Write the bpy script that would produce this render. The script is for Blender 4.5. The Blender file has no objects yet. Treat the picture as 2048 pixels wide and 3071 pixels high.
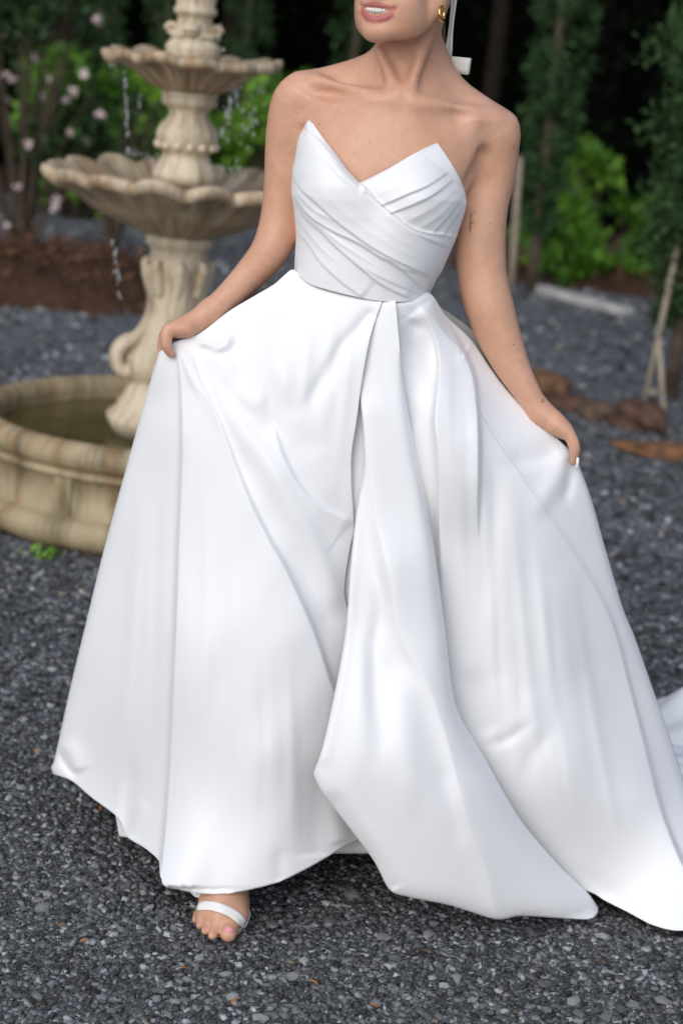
import bpy, bmesh, math, random
import numpy as np
from mathutils import Vector, Matrix
from mathutils.bvhtree import BVHTree

# ------------------------------------------------------------------ camera
scene = bpy.context.scene
FPX, PITCH, ROLL, CAMH = 5900.0, math.radians(14.36), math.radians(5.18), 1.55   # focal length in px of a 3071 px high frame
FW = np.array([0, math.cos(PITCH), -math.sin(PITCH)])
R0 = np.array([1.0, 0, 0]); U0 = np.cross(R0, FW)
RT = math.cos(ROLL) * R0 + math.sin(ROLL) * U0
UP = -math.sin(ROLL) * R0 + math.cos(ROLL) * U0
CAM = np.array([0, 0, CAMH])
cd = bpy.data.cameras.new('camera'); cam = bpy.data.objects.new('camera', cd)
scene.collection.objects.link(cam); scene.camera = cam
cam.matrix_world = Matrix([[RT[i], UP[i], -FW[i], CAM[i]] for i in range(3)] + [[0, 0, 0, 1]])
cd.sensor_fit = 'VERTICAL'; cd.sensor_height = 36.0; cd.lens = 36.0 * FPX / 3071.0
cd.clip_start = 0.05; cd.clip_end = 600
cd.dof.use_dof = True; cd.dof.focus_distance = 3.21; cd.dof.aperture_fstop = 3.4

# ------------------------------------------------------------------ sky, sun, exposure
SUN_EL, SUN_AZ = math.radians(36), math.radians(202)      # azimuth clockwise from +Y: behind the camera, to its left
world = bpy.data.worlds.new('World'); scene.world = world; world.use_nodes = True
nt = world.node_tree; nt.nodes.clear()
sky = nt.nodes.new('ShaderNodeTexSky'); sky.sky_type = 'NISHITA'; sky.sun_disc = False
sky.sun_elevation = SUN_EL; sky.sun_rotation = SUN_AZ
sky.air_density = 1.0; sky.dust_density = 1.5; sky.ozone_density = 1.0
hsv = nt.nodes.new('ShaderNodeHueSaturation'); hsv.inputs['Saturation'].default_value = 0.72   # thin overcast
bg = nt.nodes.new('ShaderNodeBackground'); bg.inputs['Strength'].default_value = 0.15
wo = nt.nodes.new('ShaderNodeOutputWorld')
nt.links.new(sky.outputs[0], hsv.inputs['Color']); nt.links.new(hsv.outputs[0], bg.inputs['Color']); nt.links.new(bg.outputs[0], wo.inputs['Surface'])
sd = bpy.data.lights.new('sun', 'SUN'); sun = bpy.data.objects.new('sun', sd); scene.collection.objects.link(sun)
sd.energy = 1.3; sd.angle = math.radians(60); sd.color = (1.0, 0.985, 0.965)
sdir = Vector((math.sin(SUN_AZ) * math.cos(SUN_EL), math.cos(SUN_AZ) * math.cos(SUN_EL), math.sin(SUN_EL)))
sun.rotation_euler = sdir.to_track_quat('Z', 'Y').to_euler()
scene.view_settings.view_transform = 'Standard'; scene.view_settings.look = 'None'
scene.view_settings.exposure = 0.08; scene.view_settings.gamma = 1.0
scene.render.engine = 'CYCLES'
scene.cycles.use_denoising = True
scene.cycles.max_bounces = 6; scene.cycles.diffuse_bounces = 3; scene.cycles.transparent_max_bounces = 8

# ------------------------------------------------------------------ helpers
rng = np.random.default_rng(7); random.seed(7)
COL = scene.collection

def ray(x, y):
    x = np.asarray(x, float)[..., None]; y = np.asarray(y, float)[..., None]
    return FW + RT * ((x - 1024) / FPX) + UP * ((1535.5 - y) / FPX)
def W(x, y, Y):                       # the point seen at (x, y) whose depth is Y
    r = ray(x, y); t = np.asarray(Y, float)[..., None] / r[..., 1:2]
    return CAM + r * t
def G(x, y, z=0.0):                   # the point seen at (x, y) at height z
    r = ray(x, y); t = (np.asarray(z, float)[..., None] - CAMH) / r[..., 2:3]
    return CAM + r * t
def R(px, Y): return px * Y / FPX / math.cos(PITCH * .6)

def link(name, me, parent=None, mat=None, smooth=True):
    o = bpy.data.objects.new(name, me); COL.objects.link(o)
    if parent is not None: o.parent = parent
    if mat is not None and len(me.materials) == 0: me.materials.append(mat)
    if smooth and me is not None:
        me.polygons.foreach_set('use_smooth', np.ones(len(me.polygons), bool))
    return o
def mesh(name, v, f):
    me = bpy.data.meshes.new(name)
    me.from_pydata([tuple(p) for p in np.asarray(v, float)], [], [tuple(int(i) for i in q) for q in f]); me.update()
    return me
def fast_mesh(name, v, f):            # v (n,3), f (m,k) all faces of k corners
    v = np.asarray(v, np.float32); f = np.asarray(f, np.int32); m, k = f.shape
    me = bpy.data.meshes.new(name); me.vertices.add(len(v)); me.vertices.foreach_set('co', v.ravel())
    me.loops.add(m * k); me.loops.foreach_set('vertex_index', f.ravel())
    me.polygons.add(m); me.polygons.foreach_set('loop_start', np.arange(0, m * k, k, dtype=np.int32))
    me.update(calc_edges=True); me.validate()
    return me
def thing(name, label, cat, loc=(0, 0, 0), group=None):
    o = bpy.data.objects.new(name, None); COL.objects.link(o); o.location = loc; o.empty_display_size = .1
    return tag(o, label, cat, group)
def tag(o, label, cat, group=None):
    o['label'] = label; o['category'] = cat
    if group: o['group'] = group
    return o
def local(v, o): return np.asarray(v, float) - np.array(o.location)

def grid_faces(nu, nv, close=False):
    i, j = np.meshgrid(np.arange(nu if close else nu - 1), np.arange(nv - 1), indexing='ij'); i2 = (i + 1) % nu
    return np.stack([i * nv + j, i2 * nv + j, i2 * nv + j + 1, i * nv + j + 1], -1).reshape(-1, 4)
def lathe(prof, n=64, mod=None):      # prof [(r,z)], mod(theta,r,z,i) -> r,z
    th = np.linspace(0, 2 * np.pi, n, endpoint=False)
    pr = np.array(prof, float); T, _ = np.meshgrid(th, pr[:, 0], indexing='ij')
    rr = np.tile(pr[:, 0], (n, 1)); zz = np.tile(pr[:, 1], (n, 1))
    if mod: rr, zz = mod(T, rr, zz)
    v = np.stack([rr * np.cos(T), rr * np.sin(T), zz], -1).reshape(-1, 3)
    return v, grid_faces(n, len(pr), True)
def smoothline(pts, n):               # centripetal-ish Catmull-Rom resampling by arc length
    p = np.asarray(pts, float)
    if len(p) < 3: 
        s = np.linspace(0, 1, n)[:, None]; return p[0] + (p[-1] - p[0]) * s
    q = np.vstack([2 * p[0] - p[1], p, 2 * p[-1] - p[-2]]); out = []
    for i in range(1, len(q) - 2):
        t = np.linspace(0, 1, 24, endpoint=False)[:, None]; a, b, c, d = q[i - 1], q[i], q[i + 1], q[i + 2]
        out.append(.5 * (2 * b + (c - a) * t + (2 * a - 5 * b + 4 * c - d) * t ** 2 + (3 * b - a - 3 * c + d) * t ** 3))
    out = np.vstack(out + [p[-1:]])
    L = np.r_[0, np.cumsum(np.linalg.norm(np.diff(out[:, :2] if p.shape[1] > 1 else out, axis=0), axis=1))]
    s = np.linspace(0, L[-1], n)
    return np.stack([np.interp(s, L, out[:, k]) for k in range(p.shape[1])], -1)
def tube(pts, rad, n=10, caps=True):
    p = np.asarray(pts, float); rad = np.broadcast_to(np.asarray(rad, float), (len(p),))
    d = np.gradient(p, axis=0); d /= np.linalg.norm(d, axis=1)[:, None] + 1e-12
    a = np.array([0, 0, 1.0]) if abs(d[0, 2]) < .9 else np.array([1.0, 0, 0])
    u = np.cross(d[0], a); u /= np.linalg.norm(u); V = []
    for i in range(len(p)):
        u = u - d[i] * (u @ d[i]); u /= np.linalg.norm(u); w = np.cross(d[i], u)
        t = np.linspace(0, 2 * np.pi, n, endpoint=False)
        V.append(p[i] + rad[i] * (np.cos(t)[:, None] * u + np.sin(t)[:, None] * w))
    V = np.stack(V, 1).reshape(-1, 3)                 # index: i_angle * len + j
    F = [tuple(q) for q in grid_faces(n, len(p), True)]
    if caps:
        F.append(tuple(i * len(p) for i in range(n))[::-1]); F.append(tuple(i * len(p) + len(p) - 1 for i in range(n)))
    return V, F
def join(parts):
    V, F, o = [], [], 0
    for v, f in parts:
        V.append(np.asarray(v, float)); F += [tuple(int(i) + o for i in q) for q in f]; o += len(v)
    return np.vstack(V), F
def box(c, s, rot=None, bevel=0):
    c = np.asarray(c, float); s = np.asarray(s, float) / 2
    v = np.array([[x, y, z] for x in (-1, 1) for y in (-1, 1) for z in (-1, 1)], float) * s
    if rot is not None: v = v @ np.asarray(rot).T
    f = [(0, 1, 3, 2), (4, 6, 7, 5), (0, 4, 5, 1), (2, 3, 7, 6), (0, 2, 6, 4), (1, 5, 7, 3)]
    return v + c, f
def rotz(a): c, s = math.cos(a), math.sin(a); return np.array([[c, -s, 0], [s, c, 0], [0, 0, 1.0]])

# ------------------------------------------------------------------ materials
class NM:
    def __init__(self, name, rough=.6, spec=.5):
        self.m = bpy.data.materials.new(name); self.m.use_nodes = True; self.t = self.m.node_tree
        self.b = self.t.nodes['Principled BSDF']; self.b.inputs['Roughness'].default_value = rough
        self.b.inputs['Specular IOR Level'].default_value = spec
    def n(self, typ, **kw):
        x = self.t.nodes.new('ShaderNode' + typ)
        for k, v in kw.items():
            if k in x.inputs.keys() if isinstance(k, str) else False: pass
            setattr(x, k, v) if hasattr(x, k) else None
        return x
    def l(self, a, b): self.t.links.new(a, b)
    def coord(self, out='Object', scale=None):
        c = self.n('TexCoord').outputs[out]
        if scale is not None:
            mp = self.n('Mapping'); mp.inputs['Scale'].default_value = scale; self.l(c, mp.inputs['Vector']); return mp.outputs[0]
        return c
    def noise(self, vec, scale, detail=4, rough=.55, dist=0):
        x = self.n('TexNoise'); self.l(vec, x.inputs['Vector'])
        for k, v in (('Scale', scale), ('Detail', detail), ('Roughness', rough), ('Distortion', dist)): x.inputs[k].default_value = v
        return x.outputs['Fac']
    def ramp(self, fac, stops):
        x = self.n('ValToRGB'); e = x.color_ramp.elements
        while len(e) < len(stops): e.new(.5)
        for k, (p, c) in zip(e, stops): k.position = p; k.color = (*c, 1) if len(c) == 3 else c
        self.l(fac, x.inputs[0]); return x.outputs[0]
    def mix(self, fac, a, b, mode='MIX'):
        x = self.n('Mix'); x.data_type = 'RGBA'; x.blend_type = mode
        for s, i in ((fac, 0), (a, 6), (b, 7)):
            if hasattr(s, 'links'): self.l(s, x.inputs[i])
            elif i == 0: x.inputs[0].default_value = s
            else: x.inputs[i].default_value = (*s, 1)
        return x.outputs[2]
    def bump(self, h, strength=.3, dist=.01):
        x = self.n('Bump'); x.inputs['Strength'].default_value = strength; x.inputs['Distance'].default_value = dist
        self.l(h, x.inputs['Height']); self.l(x.outputs[0], self.b.inputs['Normal']); return x
    def col(self, c):
        if hasattr(c, 'links'): self.l(c, self.b.inputs['Base Color'])
        else: self.b.inputs['Base Color'].default_value = (*c, 1)
        return self
    def attr(self, name):
        x = self.n('Attribute'); x.attribute_name = name; return x.outputs['Color']

def simple(name, c, rough=.6, spec=.5, var=.0, scale=8, bump=0):
    m = NM(name, rough, spec)
    if var:
        f = m.noise(m.coord(), scale, 5)
        m.col(m.ramp(f, [(.3, tuple(x * (1 - var) for x in c)), (.7, tuple(min(1, x * (1 + var)) for x in c))]))
        if bump: m.bump(f, bump)
    else: m.col(c)
    return m.m

def mk_satin():
    m = NM('ivory_satin', .5, .25)
    co = m.coord()
    m.col(m.ramp(m.noise(co, 3, 3), [(.3, (.80, .805, .825)), (.7, (.83, .832, .85))]))
    m.b.inputs['Sheen Weight'].default_value = .35; m.b.inputs['Sheen Roughness'].default_value = .4
    a = m.noise(m.coord(scale=(26, 26, 5)), 1, 5, .55, .4); m.bump(a, .16, .006)
    m.l(m.ramp(m.noise(co, 14, 3), [(.3, (.44,) * 3), (.7, (.54,) * 3)]), m.b.inputs['Roughness'])
    return m.m
def mk_skin():
    m = NM('skin', .43, .42)
    co = m.coord()
    c = m.ramp(m.noise(co, 9, 4), [(.3, (.54, .29, .185)), (.55, (.61, .345, .23)), (.75, (.65, .37, .262))])
    c = m.mix(m.ramp(m.noise(co, 3.3, 3), [(.45, (0,) * 3), (.75, (.35,) * 3)]), c, (.62, .30, .23))
    c = m.mix(1.0, c, m.ramp(m.noise(co, 60, 5, .7), [(.3, (.93,) * 3), (.7, (1.06,) * 3)]), 'MULTIPLY')
    spots = m.n('TexVoronoi'); spots.inputs['Scale'].default_value = 55; m.l(co, spots.inputs['Vector'])
    fr = m.ramp(spots.outputs['Distance'], [(.05, (1,) * 3), (.075, (0,) * 3)])
    pick = m.ramp(spots.outputs['Color'], [(.80, (0,) * 3), (.82, (.55,) * 3)])
    fm = m.n('Math'); fm.operation = 'MULTIPLY'; m.l(fr, fm.inputs[0]); m.l(pick, fm.inputs[1])
    c = m.mix(fm.outputs[0], c, (.30, .15, .09))
    at = m.n('Attribute'); at.attribute_name = 'tint'
    c2 = m.mix(at.outputs['Alpha'], c, (0, 0, 0)); x = c2.node; m.l(at.outputs['Color'], x.inputs[7])
    m.col(c2)
    m.b.inputs['Subsurface Weight'].default_value = .12; m.b.inputs['Subsurface Radius'].default_value = (.012, .005, .003)
    m.b.inputs['Subsurface Scale'].default_value = .5
    m.bump(m.noise(co, 300, 4), .14, .003)
    return m.m
def mk_stone(name, base, dirt=.5, rust=.3, streak=(6, 6, 1.5)):
    m = NM(name, .62, .4); co = m.coord()
    ra = m.n('Attribute'); ra.attribute_name = 'ring'; rm = m.n('Mapping'); rm.inputs['Scale'].default_value = streak; m.l(ra.outputs['Vector'], rm.inputs['Vector']); rv = rm.outputs[0]
    c = m.ramp(m.noise(co, 5, 6, .6), [(.25, tuple(x * .72 for x in base)), (.55, base), (.8, tuple(min(1, x * 1.18) for x in base))])
    st = m.noise(rv, 1.6, 6, .62, .3)
    c = m.mix(m.ramp(st, [(.52 - .12 * rust, (0,) * 3), (.70, (.9 * min(1, rust * 2),) * 3)]), c, (.27, .135, .05))
    c = m.mix(m.ramp(m.noise(rv, 1.1, 6, .65), [(.56 - .1 * dirt, (0,) * 3), (.74, (.85 * min(1, dirt * 1.5),) * 3)]), c, (.06, .05, .022))
    m.col(c); m.bump(m.noise(co, 45, 6, .6), .35, .01)
    return m.m
def mk_leaf(name, a, b, rough=.5, trans=0, spec=.3):
    m = NM(name, rough, spec)
    oi = m.n('ObjectInfo'); g = m.n('NewGeometry')
    r = m.n('Math'); r.operation = 'ADD'; m.l(g.outputs['Random Per Island'], r.inputs[0]); r.inputs[1].default_value = 0
    m.col(m.ramp(r.outputs[0], [(0, a), (1, b)]))
    if trans:
        m.b.inputs['Transmission Weight'].default_value = 0
        m.b.inputs['Subsurface Weight'].default_value = trans; m.b.inputs['Subsurface Radius'].default_value = (.01, .02, .005)
    return m.m

SATIN = mk_satin(); SKIN = mk_skin()
STONE = mk_stone('cream_stone', (.64, .545, .40), .55, .35, (3, 3, 6))
STONE_BOWL = mk_stone('stained_stone', (.60, .50, .36), 1.1, 1.3, (5.0, 5.0, 5))
STONE_BASIN = mk_stone('mossy_stone', (.40, .325, .20), .75, .45, (8, 8, 3))
BARK = simple('bark', (.10, .075, .055), .9, .2, .4, 14, .6)
PALEWOOD = simple('pale_wood', (.30, .25, .19), .8, .2, .3, 12, .3)

# ------------------------------------------------------------------ ground
def mk_ground():
    m = NM('gravel_ground', .75, .4); co = m.coord()
    v = m.n('TexVoronoi'); v.inputs['Scale'].default_value = 70; m.l(co, v.inputs['Vector'])
    bw = m.n('SeparateColor'); m.l(v.outputs['Color'], bw.inputs[0])
    c = m.ramp(bw.outputs[0], [(0, (.05, .055, .062)), (.55, (.115, .125, .142)), (.86, (.18, .195, .215)), (.97, (.27, .28, .29)), (1, (.40, .41, .41))])
    big = m.ramp(m.noise(co, .9, 5, .6), [(.3, (.75,) * 3), (.7, (1.25,) * 3)])
    m.col(m.mix(1.0, c, big, 'MULTIPLY'))
    m.bump(v.outputs['Distance'], .9, .012)
    return m.m
GROUND = mk_ground()
gv = np.array([[-90, -40, 0], [90, -40, 0], [90, 260, 0], [-90, 260, 0]], float)
ground = link('ground', mesh('ground', gv, [(0, 1, 2, 3)]), None, GROUND, False); ground['kind'] = 'structure'

def mk_chip():
    m = NM('gravel_chip', .7, .45); a = m.attr('shade'); co = m.coord()
    m.col(m.mix(1.0, a, m.ramp(m.noise(co, 130, 4, .65), [(.25, (.62,) * 3), (.75, (1.35,) * 3)]), 'MULTIPLY'))
    m.bump(m.noise(co, 260, 3), .5, .003)
    return m.m
CHIP = mk_chip()
CUBE = np.array([[x, y, z] for x in (-1, 1) for y in (-1, 1) for z in (-1, 1)], float)
CUBEF = np.array([(0, 1, 3, 2), (4, 6, 7, 5), (0, 4, 5, 1), (2, 3, 7, 6), (0, 2, 6, 4), (1, 5, 7, 3)])
def shade_of(n, light=.065):
    g = np.clip(rng.lognormal(-2.42, .64, n), .016, .32)
    li = rng.random(n) < light; g[li] = rng.uniform(.20, .46, li.sum())
    c = np.stack([g * .97, g * 1.0, g * 1.04], -1)
    tan = rng.random(n) < .025; c[tan] *= np.array([1.25, 1.0, .72])
    return np.clip(c, 0, .6)
def chips(n_, x0, x1, y0, y1, smin, smax):
    xy = np.stack([rng.uniform(x0, x1, n_), rng.uniform(y0, y1, n_)], -1)
    s = np.exp(rng.uniform(np.log(smin), np.log(smax), n_)) 
    ax = np.stack([s * rng.uniform(.7, 1.3, n_), s * rng.uniform(.55, 1.0, n_), s * rng.uniform(.28, .6, n_)], -1)
    v = CUBE[None] * (1 + rng.uniform(-.45, .25, (n_, 8, 3))) * ax[:, None]
    # random rotation: yaw free, tilt moderate
    q = rng.normal(size=(n_, 3)); ang = rng.normal(0, .5, n_); yaw = rng.uniform(0, 2 * np.pi, n_)
    h = np.stack([np.cos(rng.uniform(0, 6.28, n_)), np.sin(rng.uniform(0, 6.28, n_)), np.zeros(n_)], -1)
    h /= np.linalg.norm(h, axis=1)[:, None] + 1e-9
    ca, sa = np.cos(ang)[:, None, None], np.sin(ang)[:, None, None]
    c_, s_ = np.cos(yaw), np.sin(yaw)
    vx = v[..., 0] * c_[:, None] - v[..., 1] * s_[:, None]; vy = v[..., 0] * s_[:, None] + v[..., 1] * c_[:, None]
    v = np.stack([vx, vy, v[..., 2]], -1)
    k = h[:, None, :]; v = v * ca + np.cross(np.broadcast_to(k, v.shape), v) * sa + k * ((v * k).sum(-1, keepdims=True)) * (1 - ca)
    z = ax[:, 2] * rng.uniform(.0, .9, n_)
    v += np.stack([xy[:, 0], xy[:, 1], z], -1)[:, None]
    return v, xy
def in_view(xy, m=.06): return np.abs(xy[:, 0]) < (.19 + m) * xy[:, 1] * 1.0 + .08
V = []; 
for n_, y0, y1, a, b in ((74000, 2.62, 4.0, .0017, .0074), (16000, 4.0, 5.2, .004, .011), (11000, 5.2, 8.0, .006, .016), (5000, 8.0, 13.0, .01, .024)):
    xm = .26 * y1; v, xy = chips(n_, -xm, xm, y0, y1, a, b); k = in_view(xy); V.append(v[k])
V = np.concatenate(V); n_ = len(V)
F = (CUBEF[None] + (np.arange(n_) * 8)[:, None, None]).reshape(-1, 4)
me = fast_mesh('gravel', V.reshape(-1, 3), F)
at = me.attributes.new('shade', 'FLOAT_COLOR', 'POINT'); c = np.repeat(shade_of(n_), 8, 0); at.data.foreach_set('color', np.c_[c, np.ones(len(c))].astype(np.float32).ravel())
gravel = link('gravel', me, None, CHIP, False); gravel['kind'] = 'stuff'; gravel['label'] = 'loose dark grey crushed gravel covering the yard'; gravel['category'] = 'gravel'

# single larger stones, each a piece of the ground
def mk_stone_piece(name, base):
    m = NM(name, .72, .4); co = m.coord(); oi = m.n('ObjectInfo')
    c = m.ramp(oi.outputs['Random'], [(0, tuple(x * .45 for x in base)), (.6, base), (1, tuple(min(.6, x * 1.7) for x in base))])
    m.col(m.mix(1.0, c, m.ramp(m.noise(co, 90, 5, .65), [(.25, (.6,) * 3), (.75, (1.4,) * 3)]), 'MULTIPLY')); m.bump(m.noise(co, 200, 4), .5, .003)
    return m.m
STONEP = mk_stone_piece('grey_stone', (.19, .195, .20))
svar = []
for k in range(10):
    bm = bmesh.new(); bmesh.ops.create_icosphere(bm, subdivisions=1, radius=1)
    for q in bm.verts:
        q.co *= random.uniform(.72, 1.2); q.co.x *= 1.15; q.co.y *= .85; q.co.z *= .55
    me = bpy.data.meshes.new('stone'); bm.to_mesh(me); bm.free(); me.materials.append(STONEP); svar.append(me)
ns = 0
while ns < 280:
    px, py = random.uniform(0, 2048), 3071 - (random.random() ** 1.5) * 1350
    p = G(px, py)
    o = bpy.data.objects.new('stone', random.choice(svar)); COL.objects.link(o); o.parent = ground
    s = random.uniform(.0055, .0115) * (1 if random.random() < .85 else 1.5); o.scale = (s * random.uniform(.8, 1.3), s, s * random.uniform(.7, 1.1))
    o.location = (p[0], p[1], s * .42); o.rotation_euler = (random.uniform(-.3, .3), random.uniform(-.3, .3), random.uniform(0, 6.28)); ns += 1

# fallen leaves on the gravel
LEAFO = simple('dry_leaf', (.42, .16, .035), .7, .2, .35, 60)
lv = [(0, -1, 0), (.35, -.45, .12), (.42, .1, .16), (.22, .65, .1), (0, 1.05, .02), (-.22, .65, .12), (-.42, .1, .2), (-.35, -.45, .1), (0, 0, 0), (0, -.5, 0), (0, .55, 0)]
lf = [(0, 1, 9), (1, 2, 8, 9), (2, 3, 10, 8), (3, 4, 10), (4, 5, 10), (5, 6, 8, 10), (6, 7, 9, 8), (7, 0, 9)]
lme = mesh('fallen_leaf', lv, lf); lme.materials.append(LEAFO)
spots = [(180, 2790), (250, 2838), (555, 2922), (1275, 2870), (938, 2963), (1460, 2785), (1790, 2900), (1850, 2960), (300, 2440), (110, 2270), (1990, 2300), (700, 3020), (1120, 3035)]
for i, (a, b) in enumerate(spots):
    o = bpy.data.objects.new('fallen_leaf', lme); COL.objects.link(o); p = G(a, b); s = random.uniform(.006, .010)
    o.location = (p[0], p[1], .011); o.scale = (s * .7, s, s); o.rotation_euler = (random.uniform(-.4, .4), random.uniform(-.4, .4), random.uniform(0, 6.28))
    tag(o, 'small dry orange leaf scrap lying on dark gravel', 'leaf', 'dry leaf scraps on the gravel')

# ------------------------------------------------------------------ fountain
FC = np.array([-.551, 5.866, 0.0])
def ax_px(y): return 584 - (y - 78) * .0694
def fz(y): return float(W(ax_px(y), y, FC[1])[2])
def fr(hw): return float(hw * (FC[1] / math.cos(PITCH)) / FPX * .985)
fountain = thing('tiered_fountain', 'tall cream stone tiered fountain with scalloped bowls and round pool', 'fountain', FC)
def fpart(name, v, f, mat, parent=None, smooth=True):
    me = mesh(name, v, f); v = np.asarray(v, float); t = np.arctan2(v[:, 1], v[:, 0]); a = me.attributes.new('ring', 'FLOAT_VECTOR', 'POINT')
    a.data.foreach_set('vector', np.stack([np.cos(t), np.sin(t), v[:, 2]], -1).astype(np.float32).ravel())
    return link(name, me, parent or fountain, mat, smooth)
def prof_px(lst): return [(fr(h), fz(y)) for h, y in lst]
# pool basin: rolled rim, grooved wall, round foot moulding
RB = .60
def ring(c_r, c_z, r, a0, a1, n=10): return [(c_r + r * math.cos(a), c_z + r * math.sin(a)) for a in np.linspace(math.radians(a0), math.radians(a1), n)]
prof = [(.0, .06), (RB - .085, .06), (RB - .085, .24)] + ring(RB - .045, .272, .042, 200, -70, 14) + [(RB - .028, .228), (RB - .018, .222), (RB - .018, .214), (RB - .032, .208), (RB - .032, .10)] + ring(RB - .024, .055, .045, 80, -75, 12) + [(RB - .03, -.004)]
v, f = lathe(prof, 128); basin = fpart('basin', v, f, STONE_BASIN)
for k in range(10):
    a = math.radians(36 * k + 30); r = RB - .032
    v, f = box((0, 0, 0), (.012, .055, .112)); v = v @ rotz(a).T + np.array([r * math.cos(a), r * math.sin(a), .154]); fpart('pilaster', v, f, STONE_BASIN, basin, False)
WATER = NM('pool_water', .06, .5); WATER.col(WATER.ramp(WATER.noise(WATER.coord(), 4, 4), [(.3, (.055, .045, .012)), (.7, (.11, .085, .03))])); WATER.bump(WATER.noise(WATER.coord(), 26, 4, .6, .6), .22, .02); WATER = WATER.m
v, f = lathe([(.0, .245), (RB - .08, .245)], 96); fpart('pool_water', v, f, WATER)
v, f = lathe([(.0, .006), (.08, .004)], 24)
# pedestal
prof = [(.0, fz(1300))] + prof_px([(165, 1300), (185, 1262), (186, 1245), (160, 1225), (152, 1200), (140, 1185), (128, 1160), (116, 1143), (130, 1130), (142, 1100), (140, 1065), (118, 1030), (92, 980), (74, 920), (74, 870), (82, 820), (86, 780), (84, 750), (96, 738), (103, 730), (103, 708), (94, 702)]) + [(0, fz(702))]
def ped(T, r, z):
    k = np.clip((fz(760) - z) / .1, 0, 1) * np.clip((z - fz(1150)) / .1, 0, 1)
    return r * (1 + .05 * k * np.cos(8 * T)), z
v, f = lathe(prof, 96, ped); pedestal = fpart('pedestal', v, f, STONE)
# scroll legs
for k in range(4):
    a = math.radians(188 + 90 * k); d = np.array([math.cos(a), math.sin(a), 0]); t = np.array([-math.sin(a), math.cos(a), 0])
    pts = [(86, 800), (76, 860), (74, 930), (88, 985), (112, 1020), (142, 1035), (162, 1062), (160, 1098), (138, 1118), (118, 1104), (116, 1080), (130, 1070)]
    pl = smoothline([(fr(h), fz(y)) for h, y in pts], 40); w0 = np.interp(np.linspace(0, 1, 40), [0, .4, .7, 1], [.030, .032, .055, .055]); parts = []
    P3 = pl[:, :1] * d + np.array([0, 0, 1.0]) * pl[:, 1:]
    rad = np.interp(np.linspace(0, 1, 40), [0, .35, .6, .85, 1], [.012, .014, .024, .026, .022])
    vv, ff = tube(P3, rad, 12)
    cen = np.repeat(P3[None], 12, 0).reshape(-1, 3); off = vv - cen; ct = (off @ t)[:, None] * t
    vv = cen + off + ct * (np.tile(w0 / rad, 12)[:, None] - 1); fpart('scroll_leg', vv, ff, STONE, pedestal)
# acanthus leaf lobes round the pedestal neck
for k in range(8):
    a = math.radians(45 * k + 10); d = np.array([math.cos(a), math.sin(a), 0])
    pl = [(fr(78), fz(880)), (fr(84), fz(850)), (fr(92), fz(815)), (fr(98), fz(795)), (fr(95), fz(783)), (fr(86), fz(786))]
    pl = smoothline(pl, 16); P3 = pl[:, :1] * d + np.array([0, 0, 1.0]) * pl[:, 1:]
    vv, ff = tube(P3, np.interp(np.linspace(0, 1, 16), [0, .5, 1], [.012, .018, .01]), 8); fpart('carved_leaf', vv, ff, STONE, pedestal)
# bowls with scalloped rims
def bowl(name, contour, Rr, zr, lobes, thick, amp, ph, mat):
    cp = smoothline([(fr(h), fz(y)) for h, y in contour], 26); prof = [(cp[0, 0] * .5, cp[0, 1])] + [tuple(p) for p in cp]
    prof += [(Rr - thick * .1, zr - thick * 1.05), (Rr + thick * .12, zr - thick * .55), (Rr, zr - thick * .1), (Rr - thick * .5, zr), (Rr - thick * 1.1, zr - thick * .3), (Rr - thick * 1.7, zr - thick * .8)]
    for t in np.linspace(.2, 1, 8): prof.append(((Rr - thick * 1.8) * (1 - t * .93), zr - thick * .9 - (zr - cp[0, 1]) * .4 * math.sin(t * math.pi / 2)))
    rb = cp[0, 0]
    def mod(T, r, z):
        k = np.clip((r - rb) / (Rr - rb), 0, 1); ir = .12 * np.sin(2.3 * T + 1) + .1 * np.sin(5.1 * T); out = np.abs(np.cos(lobes * (T + ph) / 2 + ir)) ** .7
        return r * (1 - amp * np.sqrt(k) * (1 - out) + .008 * k * np.sin(7 * T + 2)), z + k ** 3 * ((out - .6) * amp * Rr * .75 + .006 * np.sin(3 * T + 1) + .004 * np.sin(11 * T + 2))
    v, f = lathe(prof, 288, mod); return fpart(name, v, f, mat)
lb = bowl('bowl', [(105, 702), (150, 688), (200, 668), (262, 640), (318, 600), (360, 578), (388, 566)], .418, fz(522), 16, .036, .085, .1, STONE_BOWL)
ub = bowl('bowl', [(82, 276), (115, 262), (155, 236), (190, 212), (222, 202), (240, 196)], .262, fz(166), 12, .030, .075, .35, STONE_BOWL); ub['label'] = 'smaller upper scalloped stone bowl'; lb['label'] = 'wide lower scalloped bowl with rust stains'
# column between the bowls
prof = [(.0, fz(560))] + prof_px([(95, 545), (95, 512), (86, 504), (84, 498), (76, 485), (66, 460), (72, 455), (84, 440), (89, 415), (88, 395), (78, 375), (64, 360), (56, 345), (58, 330), (70, 320), (80, 312), (82, 298), (76, 294), (82, 288), (83, 274)]) + [(0, fz(274))]
def colm(T, r, z):
    k = np.exp(-((z - fz(410)) / .035) ** 2); return r * (1 + k * (.028 * np.cos(9 * T) + .018 * np.sin(14 * T + z * 160))), z
v, f = lathe(prof, 120, colm); col1 = fpart('column', v, f, STONE)
for k in range(14):
    a = 2 * math.pi * k / 14; bm = bmesh.new(); bmesh.ops.create_icosphere(bm, subdivisions=2, radius=.013); me = bpy.data.meshes.new('carved_bead'); bm.to_mesh(me); bm.free()
    o = link('carved_bead', me, col1, STONE); r = fr(84); o.location = (r * math.cos(a), r * math.sin(a), fz(436))
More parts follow.
